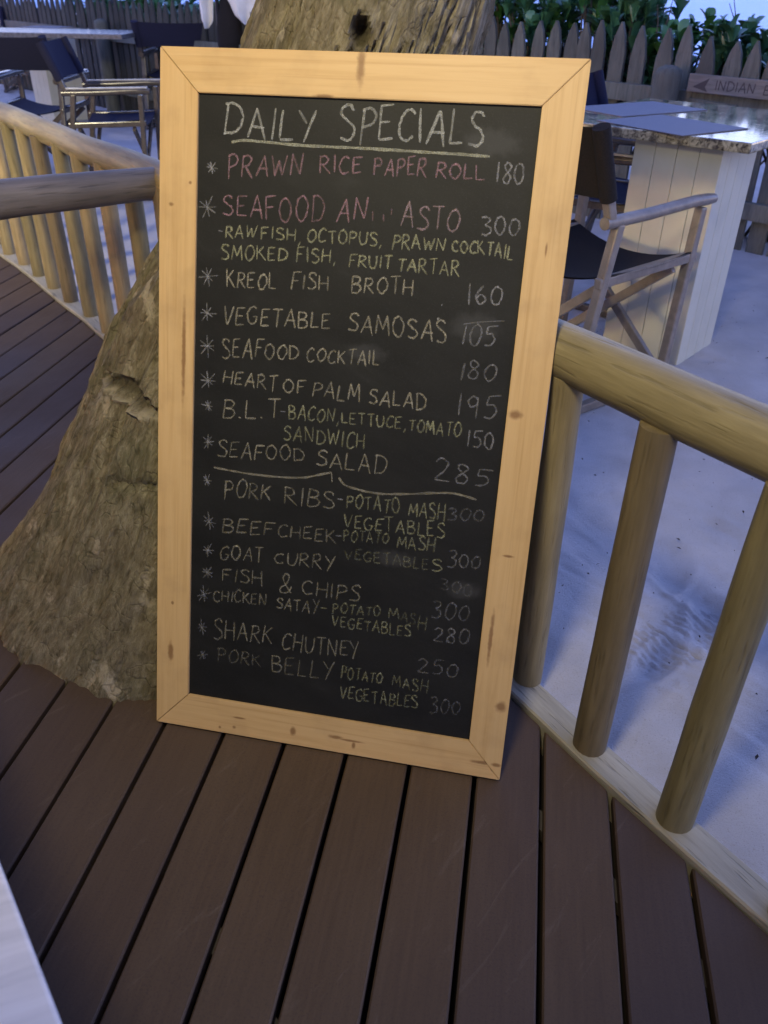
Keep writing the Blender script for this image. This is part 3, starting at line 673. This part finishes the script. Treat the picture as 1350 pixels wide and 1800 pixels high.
def make_chair(label, wood, canvas, name="director_chair"):
    root = empty(name); tag(root, label, "chair", "director's chairs at the tables")
    for sd in (-1, 1):
        x = .28 * sd; X = Vector((x, 0, 0))
        q = lambda y, z: Vector((x, y - .31, z))
        mb = MB(); mb.bar(q(-.02, .022), q(.63, .022), .034, .036, bev=.006); mb.build("runner", wood, root)
        mb = MB(); mb.bar(q(.565, .04), q(.602, .70), .036, .034, up=(0, 1, 0), bev=.007); mb.build("leg", wood, root)
        mb = MB(); mb.bar(q(.02, .04), q(.145, .70), .036, .036, up=(0, 1, 0), bev=.007); mb.build("leg", wood, root)
        mb = MB(); mb.tube(lerp_pts([q(.07, .708), q(.3, .712), q(.55, .725), q(.67, .722)], 14), [.0215] * 13 + [.017], 14); ar = mb.build("armrest", wood, root)
        if wood is chair_dark: mb = MB(); mb.bar(q(.09, .7335), q(.655, .7455), .034, .010, bev=.003); mb.build("highlight_strip", arm_highlight, ar)  # added strip that carries the painted highlight on dark armrests
        mb = MB(); mb.bar(q(.08, .502), q(.618, .520), .030, .036, bev=.006); mb.build("seat_rail", wood, root)
        mb = MB(); mb.bar(q(.105, .70), q(-.012, 1.0), .034, .034, up=(0, 1, 0), bev=.007); mb.build("back_post", wood, root)
    for y in (-.165, .215):
        mb = MB(); mb.bar((-.27, y, .06), (.265, y, .485), .022, .036, up=(0, 0, 1), bev=.004); mb.build("cross_brace", wood, root)
        mb = MB(); mb.bar((.27, y + .024, .06), (-.265, y + .024, .485), .022, .036, up=(0, 0, 1), bev=.004); mb.build("cross_brace", wood, root)
    # sagging seat and a back panel with sleeves
    mb = MB(); nx, ny = 17, 9; vs = []
    for j in range(ny):
        for i in range(nx):
            u, v = i / (nx - 1) * 2 - 1, j / (ny - 1)
            vs.append(Vector((u * .298, -.20 + .47 * v, .533 + .012 * v - .062 * (1 - u * u) - .012 * math.sin(v * math.pi))))
    fs = [(j * nx + i, j * nx + i + 1, (j + 1) * nx + i + 1, (j + 1) * nx + i) for j in range(ny - 1) for i in range(nx - 1)]
    mb.add(vs, fs, True); mb.add([v - Vector((0, 0, .006)) for v in vs], [f[::-1] for f in fs], True)
    mb.build("seat", canvas, root, fix=False)
    mb = MB(); vs = []; ny = 7
    yb = lambda z: -.31 + .105 - (z - .70) * .39
    for j in range(ny):
        for i in range(nx):
            u, z = i / (nx - 1) * 2 - 1, .785 + .225 * j / (ny - 1)
            vs.append(Vector((u * .285, yb(z) - .035 * (1 - u * u), z - .010 * (1 - u * u) * (j / (ny - 1)))))
    fs = [(j * nx + i, j * nx + i + 1, (j + 1) * nx + i + 1, (j + 1) * nx + i) for j in range(ny - 1) for i in range(nx - 1)]
    mb.add(vs, fs, True); mb.add([v + Vector((0, -.007, 0)) for v in vs], [f[::-1] for f in fs], True)
    for sd in (-1, 1): mb.tube([(.28 * sd, yb(.785), .785), (.28 * sd, yb(1.012), 1.012)], [.029, .029], 14)
    mb.build("backrest", canvas, root, fix=False)
    return root
def place(o, x, y, face, z=ZS, label=None):
    o.location = (x, y, z); o.rotation_euler = (0, 0, math.atan2(face[1], face[0]) - math.pi / 2)
    if label: o['label'] = label
    return o
fR, rR = P(1172, 670, ZS), P(988, 737, ZS); dF = (fR - rR).normalized(); rg = Vector((dF.y, -dF.x, 0))
c1 = make_chair("tan wooden director's chair with black canvas beside the granite table", chair_wood, canvas_black)
og = rR + dF * .31 - rg * .28; place(c1, og.x, og.y, (dF.x, dF.y))
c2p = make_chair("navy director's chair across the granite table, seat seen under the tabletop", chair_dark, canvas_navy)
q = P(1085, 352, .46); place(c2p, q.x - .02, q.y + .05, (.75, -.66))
def dark_chair(px, py, zref, back, face, label):
    """zref: height of the point seen at that pixel, back: how far that point lies behind the chair's middle"""
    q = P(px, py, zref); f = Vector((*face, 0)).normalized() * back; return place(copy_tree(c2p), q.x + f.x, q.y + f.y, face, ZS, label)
dark_chair(196, 212, .47, 0, (.99, .06), "dark director's chair with painted highlight strips on its armrests, turned side-on before the pale pedestal")
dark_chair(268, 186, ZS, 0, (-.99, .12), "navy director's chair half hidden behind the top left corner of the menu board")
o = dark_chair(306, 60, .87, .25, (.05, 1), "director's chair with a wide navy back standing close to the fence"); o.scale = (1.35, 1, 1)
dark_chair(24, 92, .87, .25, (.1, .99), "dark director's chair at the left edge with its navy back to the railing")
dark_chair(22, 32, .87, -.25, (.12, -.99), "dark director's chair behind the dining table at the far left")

# ------------------------------------------------------------------ tables
gr = Mat("speckled_granite", 0.08, 0.8)
g1 = gr.noise(gr.mapping(), 55, 5, .7, .8); g2 = gr.noise(gr.mapping(), 17, 4, .6, .6)
c = gr.ramp(g1, [(.36, (.03, .026, .022)), (.46, (.30, .26, .16)), (.60, (.52, .46, .30))])
gr.color(gr.mix(c, (.055, .045, .04), gr.ramp(g2, [(.5, 0.0), (.62, .8)]))); gr = gr.m
wh = Mat("white_beadboard_paint", 0.55, 0.35); n1 = wh.noise(wh.mapping(), 5, 5, .6); n2 = wh.noise(wh.mapping((40, 40, 1.5)), 3, 4, .6)
c = wh.mix((.50, .485, .38), (.40, .385, .29), wh.ramp(n1, [(.45, 0.0), (.75, .6)])); wh.color(wh.mix(c, (.40, .36, .29), wh.ramp(n2, [(.62, 0.0), (.8, .5)]))).bump(n2, .15, .002); wh = wh.m
mat_m = Mat("woven_placemat", 0.62, 0.3); wv = mat_m.n('ShaderNodeTexChecker'); wv.inputs['Scale'].default_value = 260; mat_m.l(mat_m.mapping(), wv.inputs['Vector'])
mat_m.color(mat_m.mix((.10, .095, .11), (.17, .16, .18), wv.outputs[1])).bump(wv.outputs[1], .4, .001); mat_m = mat_m.m
TU, TV = Vector((-.75, .66, 0)).normalized(), Vector((.66, .75, 0)).normalized()
def pedestal_table(label, N, tu, tv, lu, lv, zt, pc, pw, name="dining_table", board_n=4):
    """N near corner of the top (at zt), pc near corner of the pedestal, zt top height"""
    ctr = N + tu * (lu / 2) + tv * (lv / 2); root = empty(name, (ctr.x, ctr.y, ZS)); tag(root, label, "table", "tables on the sand")
    base = Vector((ctr.x, ctr.y, ZS))
    mb = MB(); cc = Vector((ctr.x, ctr.y, zt - .019)) - base
    mb.box(cc, tu * (lu / 2), tv * (lv / 2), (0, 0, .019), .007); mb.build("tabletop", gr, root)
    # pedestal of boards with grooves, skirting and a top collar
    mb = MB(); h = zt - .038 - ZS
    p0 = Vector((pc.x, pc.y, ZS)) - base
    for (a, b) in ((tu, tv), (tv, tu)):
        for side in (0, 1):
            for k in range(board_n):
                w_ = pw / board_n
                c0 = p0 + a * (w_ * (k + .5)) + b * (0.008 if side == 0 else pw - .008) + Vector((0, 0, h / 2))
                mb.box(c0, a * (w_ / 2 - .0010), b * .008, (0, 0, h / 2 - .002), .0012)
    mb.box(p0 + tu * (pw / 2) + tv * (pw / 2) + Vector((0, 0, h / 2)), tu * (pw / 2 - .013), tv * (pw / 2 - .013), (0, 0, h / 2 - .004))
    mb.build("pedestal", wh, root)
    return root
zt = .88; N = EYEP + (P(1322, 252, .83) - EYEP) * ((EYE - zt) / (EYE - .83))
pc = P(1188, 645, ZS)
t1 = pedestal_table("granite topped table with placemats on a pale boarded pedestal", N, TU, TV, .92, 1.02, zt, pc, .36)
def placemat(label, pts, z):
    ps = [P(x, y, z) for x, y in pts]; c0 = sum(ps, Vector()) / 4
    a = ((ps[1] - ps[0]) + (ps[2] - ps[3])) / 2; b = a.normalized().cross(Vector((0, 0, 1)))
    lb = abs(((ps[3] - ps[0]) + (ps[2] - ps[1])).dot(b)) / 2
    root = MB(); root.box((0, 0, 0), a / 2, b * (lb / 2), (0, 0, .0018), .0012)
    o = root.build("placemat", mat_m); o.location = c0; tag(o, label, "placemat", "placemats on the granite table"); return o
placemat("woven placemat along the near granite edge of the table", [(1030, 213), (1150, 204), (1328, 224), (1218, 238)], zt + .0022)
placemat("woven placemat at the far side of the granite table", [(1010, 188), (1150, 178), (1240, 194), (1080, 206)], zt + .0022)

pcA = P(98, 216, ZS); aU, aV = Vector((-.72, .69, 0)), Vector((.69, .72, 0))
r0 = P(232, 58, .88); ax = Vector((-1, .06, 0)).normalized(); ay = Vector((.06, 1, 0)).normalized()
rootA = empty("dining_table", (pcA.x, pcA.y + .3, ZS)); tag(rootA, "long pale table before the dark fence at the far left", "table", "tables on the sand")
bs = Vector(rootA.location)
mb = MB(); cA = Vector((r0.x, r0.y, .86)) + ax * .95 + ay * .1; mb.box(cA - bs, ax * .95, ay * .42, (0, 0, .022), .006)
top_m = Mat("pale_stone_top", .25, .5); top_m.color(top_m.ramp(top_m.noise(top_m.mapping(), 40, 5, .7), [(.3, (.07, .065, .06)), (.7, (.21, .20, .19))]))
mb.build("tabletop", top_m.m, rootA)
mb = MB(); pw = .40; h = .838 - ZS
for (a, b) in ((aU, aV), (aV, aU)):
    for side in (0, 1):
        for k in range(4):
            c0 = Vector((pcA.x, pcA.y, ZS)) - bs + a * (pw / 4 * (k + .5)) + b * (.008 if side == 0 else pw - .008) + Vector((0, 0, h / 2))
            mb.box(c0, a * (pw / 8 - .002), b * .008, (0, 0, h / 2 - .002), .0012)
mb.build("pedestal", wh, rootA)
pm = copy_tree([o for o in SC.objects if o.name.startswith("placemat")][0]); pm.location = (P(78, 47, .888).x, P(78, 47, .888).y + .02, .885); pm.rotation_euler = (0, 0, .8)
pm['label'] = "placemat lying on the long pale table at the left"; pm['group'] = "placemats"

# whitewashed table top close to the camera
e0, e1 = P(0, 1510, .72), P(112, 1800, .72); ed = (e1 - e0).normalized(); en = Vector((-ed.y, ed.x, 0)); en = -en if en.dot(e0) > 0 else en
if en.dot(-Vector((e0.x, e0.y, 0))) < 0 and en.x > 0: en = -en
en = Vector((-.74, -.67, 0)) - ed * Vector((-.74, -.67, 0)).dot(ed); en.normalize()
ctr = (e0 + e1) / 2 + en * .36 - ed * .25
wt = empty("white_table", (ctr.x, ctr.y, 0)); tag(wt, "whitewashed wooden tabletop cut off at the lower left corner", "table")
M = Mat("whitewashed_wood", .6, .35); ga = math.atan2(en.y, en.x)
g = M.noise(M.mapping((1.5, 22, 8), (0, 0, -ga + .3)), 4, 6, .65, .3)
M.color(M.ramp(g, [(.28, (.60, .56, .52)), (.6, (.78, .72, .67)), (.8, (.82, .77, .72))])).bump(g, .3, .002)
mb = MB()
for k in range(5):
    mb.box(Vector((0, 0, .702)) + en * (-.36 + .72 * (k + .5) / 5), ed * .85, en * (.72 / 10 - .0012), (0, 0, .0175), .003)
mb.build("tabletop", M.m, wt)
for sx in (-.72, .72):
    for sy in (-.28, .28):
        mb = MB(); p = ed * sx + en * sy; mb.bar(p + Vector((0, 0, .002)), p + Vector((0, 0, .684)), .055, .055, up=(0, 1, 0), bev=.004); mb.build("leg", M.m, wt)

# ------------------------------------------------------------------ picket fence
FA = Vector((2.274, 5.11, 0)); FD = Vector((-.681, .732, 0)).normalized(); FN = Vector((-.732, -.681, 0)).normalized()   # FN faces the camera
fence = empty("picket_fence", FA + FD * 4); tag(fence, "grey weathered picket fence running behind the tables", "fence"); fb = Vector(fence.location)
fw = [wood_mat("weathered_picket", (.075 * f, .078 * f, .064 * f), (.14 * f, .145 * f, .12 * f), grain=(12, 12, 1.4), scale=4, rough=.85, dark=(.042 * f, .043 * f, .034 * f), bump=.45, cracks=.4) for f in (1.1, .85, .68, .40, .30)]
def picket(s, top, wdt, mat, tilt):
    mb = MB(); a = FD; hw = wdt / 2; zb = ZS - .05; sh = top - wdt * rnd.uniform(1.25, 1.7)
    pf = [(-hw, zb), (hw, zb), (hw * .97, sh), (hw * .62, (sh + top) / 2 + .012), (.004, top), (-.004, top), (-hw * .62, (sh + top) / 2 + .012), (-hw * .97, sh)]
    c0 = FA + FD * s - fb; vs = []
    for off in (.011, -.011):
        vs += [c0 + a * (x + tilt * (z - zb)) + FN * off + Vector((0, 0, z)) for x, z in pf]
    n = len(pf); mb.add(vs, [tuple(range(n)), tuple(range(n, 2 * n))[::-1]] + [(i, (i + 1) % n, n + (i + 1) % n, n + i) for i in range(n)])
    mb.build("picket", mat, fence)
known = [(2.019, 1.131), (1.862, 1.143), (1.733, 1.148), (1.592, 1.14), (1.457, 1.145), (1.343, 1.164), (1.214, 1.159), (1.046, 1.144), (.891, 1.138), (.728, 1.156), (.566, 1.108), (.434, 1.091), (.299, 1.098)]
ks = [(.299 - .14 * k, 1.09 + rnd.uniform(-.02, .02)) for k in range(1, 10)] + known + [(2.019 + .142 * k, 1.145 + rnd.uniform(-.025, .03)) for k in range(1, 72)]
for i, (s, t_) in enumerate(ks):
    picket(s, t_, rnd.uniform(.100, .118), fw[rnd.choice((0, 0, 1, 1, 2)) if s < 3.2 else rnd.choice((3, 4))], rnd.uniform(-.02, .02))  # far pickets get darker wood tones that stand in for shade
for z0, nm in ((.775, "fence_rail"), (.22, "fence_rail")):
    mb = MB()
    for k in range(7):
        a, b = -1.0 + k * 1.85, -1.0 + (k + 1) * 1.85
        if nm and z0 > .5 and a < .6 < b + .1 and k == 0: b = .70
        mb.bar(FA + FD * (a + .004) + FN * .036 - fb + Vector((0, 0, z0 + rnd.uniform(-.008, .008))), FA + FD * (b - .004) + FN * .036 - fb + Vector((0, 0, z0 + rnd.uniform(-.008, .008))), .045, .10, bev=.005)
    mb.build(nm, fw[0], fence)
for s, top in ((.735, .955), (4.4, .94), (8.1, .95)):
    mb = MB(); c0 = FA + FD * s + FN * .15 - fb
    mb.tube([c0 + Vector((0, 0, z)) for z in (ZS - .05, .2, .5, .75, top - .05, top - .018, top)], [.085, .083, .082, .081, .079, .068, .03], 18, True, .08, s)
    mb.build("post", fw[1], fence)
# broken plank under the sign
mb = MB(); mb.bar(FA + FD * .60 + FN * .085 - fb + Vector((0, 0, .745)), FA + FD * .30 + FN * .085 - fb + Vector((0, 0, .735)), .02, .085, bev=.004); mb.build("broken_plank", fw[0], fence)
# wooden arrow sign
sgn = empty("wooden_sign", FA + FD * .2 + FN * .10 + Vector((0, 0, .865))); tag(sgn, "grey plank sign with a dark arrow reading INDIAN on the fence", "sign"); sb = Vector(sgn.location)
M = Mat("sign_plank", .8, .2); g = M.noise(M.mapping((1.5, 1.5, 14), (0, 0, -.82)), 5, 5, .6); M.color(M.ramp(g, [(.3, (.12, .112, .10)), (.7, (.19, .18, .16))])).bump(g, .3, .003)
mb = MB(); s0, s1 = .62 - .2, -.75 - .2; z0, z1 = .872 - .865, .862 - .865
mb.bar(FD * s0 + Vector((0, 0, z0)), FD * s1 + Vector((0, 0, z1)), .022, .095, bev=.003); plank = mb.build("plank", M.m, sgn)
mb = MB(); ink = Mat("sign_paint_dark", .8, .2).color((.062, .055, .055)).m
sx = lambda s, z: FD * (s - .2) + FN * .0125 + Vector((0, 0, z + z0))
tri = [sx(.585, .0 - .02), sx(.485, .030), sx(.505, -.018), sx(.485, -.042)]
mb.add(tri, [(0, 1, 2), (0, 2, 3)])
def sign_word(txt, s_start, zc, h, adv):
    s = s_start
    for ch in txt:
        for kind, pts in FONT[ch][1]:
            pp = catmull(pts, 5) if kind == 'c' and len(pts) > 2 else pts
            q = [sx(s - u * adv * 1.02, zc + (v - .5) * h) for u, v in pp]
            for a, b in zip(q, q[1:]):
                d = (b - a).normalized(); nn_ = d.cross(FN) * .0032
                mb.add([a - nn_, b - nn_, b + nn_, a + nn_], [(0, 1, 2, 3)])
        s -= adv * (FONT[ch][0] + .2)
sign_word("INDIAN", .44, -.002, .050, .050); sign_word("EA", .445 - .30, -.004, .050, .050)
mb.build("lettering", ink, plank)

# dark round post among the left tables
q = P(158, 190, ZS); dp = MB(); dp.tube([Vector((0, 0, z)) for z in (-.03, .2, .5, .8, 1.0, 1.02, 1.06, 1.11, 1.15, 1.165)], [.10, .10, .098, .097, .095, .12, .135, .13, .08, .02], 20, True, .05, 2)
o = dp.build("bollard", wood_mat("dark_post_wood", (.02, .018, .017), (.04, .036, .033), grain=(9, 9, 1.5), rough=.7)); o.location = (q.x + .25, q.y + .7, ZS)
tag(o, "dark round-headed wooden bollard behind the long pale table", "bollard")

# ------------------------------------------------------------------ folded parasol: pole, black cover, white canvas flaps
q = P(392, 200, ZS); q = Vector((q.x, q.y - 1.9, ZS)); px_ = PY(384, 40, q.y); par = empty("folded_parasol", (px_.x, q.y, ZS)); tag(par, "folded parasol with white canvas tips and black wrap beside the tree", "parasol")
mb = MB(); mb.tube([(0, 0, 0), (0, 0, 2.6)], [.019, .019], 14); mb.tube([(0, 0, 0), (0, 0, .05), (0, 0, .06)], [.22, .22, .05], 24); mb.build("pole", Mat("dark_pole", .4, .5).color((.02, .02, .022)).m, par)
pz = lambda x, y: PY(x, y, q.y) - Vector((px_.x, q.y, ZS))
mb = MB(); cz = [(406, -60, .070), (404, -20, .085), (404, 10, .105), (405, 35, .13), (406, 60, .14), (404, 85, .125), (400, 108, .07), (398, 120, .01)]
mb.tube([pz(x, y) + Vector((.0, .04, 0)) for x, y, r in cz], [r for *_, r in cz], 28, True, .10, 4)
mb.build("cover", canvas_black, par)
cream = Mat("parasol_canvas", .85, .2); cream.color(cream.ramp(cream.noise(cream.mapping(), 6, 4), [(.3, (.60, .58, .50)), (.7, (.72, .70, .64))])).bump(cream.noise(cream.mapping((12, 12, 1)), 4, 3), .4, .02)
def flap(pts, dy):
    mb = MB(); n = len(pts); vs = []
    m_ = 9
    for (xl, xr, y) in pts:
        for k in range(m_):
            u = k / (m_ - 1); p = pz(xl + (xr - xl) * u, y); p.y += dy - .05 * math.sin(u * math.pi * 2.2) - .03 * math.sin(u * math.pi); vs.append(p)
    fs = [(i * m_ + k, i * m_ + k + 1, (i + 1) * m_ + k + 1, (i + 1) * m_ + k) for i in range(n - 1) for k in range(m_ - 1)]
    mb.add(vs, fs, True); mb.add([v + Vector((0, .006, 0)) for v in vs], [f[::-1] for f in fs], True)
    mb.build("canvas_flap", cream.m, par, fix=False)
flap([(352, 380, -70), (352, 379, -20), (353, 379, 0), (356, 379, 20), (358, 379, 34), (361, 377, 40), (364, 371, 49)], -.10)
flap([(398, 466, -70), (397, 466, -20), (399, 465, -8), (408, 463, 4), (413, 458, 16), (418, 452, 26), (428, 445, 36), (436, 440, 42)], -.16)

# ------------------------------------------------------------------ beach shrubs behind the fence
leaf_ms = []
for (a, b) in (((.022, .085, .020), (.055, .165, .035)), ((.024, .09, .042), (.06, .165, .075))):
    M = Mat("shrub_leaf", .38, .5); at = M.n('ShaderNodeObjectInfo'); M.color(M.ramp(M.noise(M.mapping(), 9, 3), [(.3, a), (.7, b)])); leaf_ms.append(M.m)
stem_m = Mat("shrub_stem", .8).color((.06, .05, .035)).m
def leaf(mb, p, d, L, W, up):
    d = d.normalized(); s = d.cross(up)
    if s.length < .05: s = d.cross(Vector((1, 0, 0)))
    s.normalize(); n = s.cross(d)
    prof = [(0, .10), (.35, .62), (.68, 1), (.90, .86), (1, .42)]
    ctr = [p + d * (L * t) + n * (L * .18 * math.sin(t * 2.2)) for t, _ in prof]
    vs = []
    for c_, (t, wv_) in zip(ctr, prof): vs += [c_ - s * (W * wv_ / 2) + n * (W * .12 * wv_), c_ - n * .001, c_ + s * (W * wv_ / 2) + n * (W * .12 * wv_)]
    mb.add(vs, [q for i in range(4) for q in ((3 * i, 3 * i + 1, 3 * i + 4, 3 * i + 3), (3 * i + 1, 3 * i + 2, 3 * i + 5, 3 * i + 4))], True)
def shrub(label, s, back, wid, top, seed, mi):
    r = random.Random(seed); base = FA + FD * s - FN * back; root = empty("beach_shrub", (base.x, base.y, ZS)); tag(root, label, "shrub", "shrubs behind the picket fence")
    mb, st = MB(), MB()
    for k in range(46):
        x, y = r.gauss(0, wid * .42), r.uniform(-.32, .32); h = (top - ZS) * (1 - .35 * (x / wid) ** 2) * r.uniform(.55, 1.0) if k % 2 else (top - ZS) * (1 - .25 * (x / wid) ** 2) * r.uniform(.86, 1.03)
        p = FD * x + FN * y + Vector((0, 0, h)); f0 = Vector((x * .3, y * .3, 0)) * 1
        st.tube([f0, f0.lerp(p, .5) + Vector((r.uniform(-.05, .05), r.uniform(-.05, .05), .05)), p], [.012, .009, .006], 6)
        for j in range(r.randint(10, 15)):
            a = j * 2.4 + r.random(); el = r.uniform(.15, 1.35); d = Vector((math.cos(a) * math.cos(el), math.sin(a) * math.cos(el), math.sin(el)))
            L = r.uniform(.085, .135); leaf(mb, p - Vector((0, 0, r.uniform(0, .10))), d, L, L * r.uniform(.56, .72), Vector((0, 0, 1)))
    mb.build("foliage", leaf_ms[mi], root, fix=False); st.build("stem", stem_m, root)
pos = [(-.9, .40, 1.10), (-.35, .55, 1.10), (.15, .40, 1.09), (.62, .55, 1.10), (1.0, .42, 1.09), (1.4, .5, 1.24), (1.75, .55, 1.30), (2.15, .42, 1.28), (2.55, .5, 1.33), (2.95, .45, 1.30)]
where = ["low glossy shrub behind the fence beyond the sign's cut-off end", "glossy shrub behind the fence above the INDIAN lettering", "glossy shrub rising over the sign's first letters", "shrub showing between the pickets just above the round fence post",
         "low shrub with a dip in front of the sea, left of the round post", "upright leafy shrub behind the middle pickets right of the board", "tall leafy shrub behind the pickets over the board's right corner", "tall dense shrub behind pickets between tree and board corner", "tallest dark shrub behind the fence nearest the trunk", "dark shrub half hidden by the leaning trunk"]
for i, ((s, b, t_), wl) in enumerate(zip(pos, where)): shrub(wl, s, b, .36, t_, 11 + i, i % 2)
for i, s in enumerate((5.6, 6.4, 7.2, 8.0, 8.8, 9.6)):
    shrub(["dim shrub behind the fence beside the folded parasol", "dim shrub behind the fence over the wide navy chair back", "dim shrub behind the fence left of the wide navy chair back", "dim shrub behind the fence above the table's right end", "dim shrub behind the fence over the dark bollard", "dim shrub behind the fence at the upper left corner"][i], s, .5, .5, 1.10, 40 + i, 1)
# bare twigs against the sea
mb = MB()
for (x0, y0, x1, y1) in ((1160, 30, 1184, -6), (1152, 34, 1156, 8), (1292, 40, 1290, -6), (1296, 30, 1282, 6)):
    a, b = PY(x0, y0 + 40, 6.1), PY(x1, y1, 6.1); mb.tube([a - Vector((0, 0, .9)), a, a.lerp(b, .5) + Vector((.01, 0, 0)), b], [.007, .006, .004, .002], 6)
o = mb.build("bare_twigs", stem_m); tag(o, "thin bare twigs rising above the shrubs before the sea", "twigs")
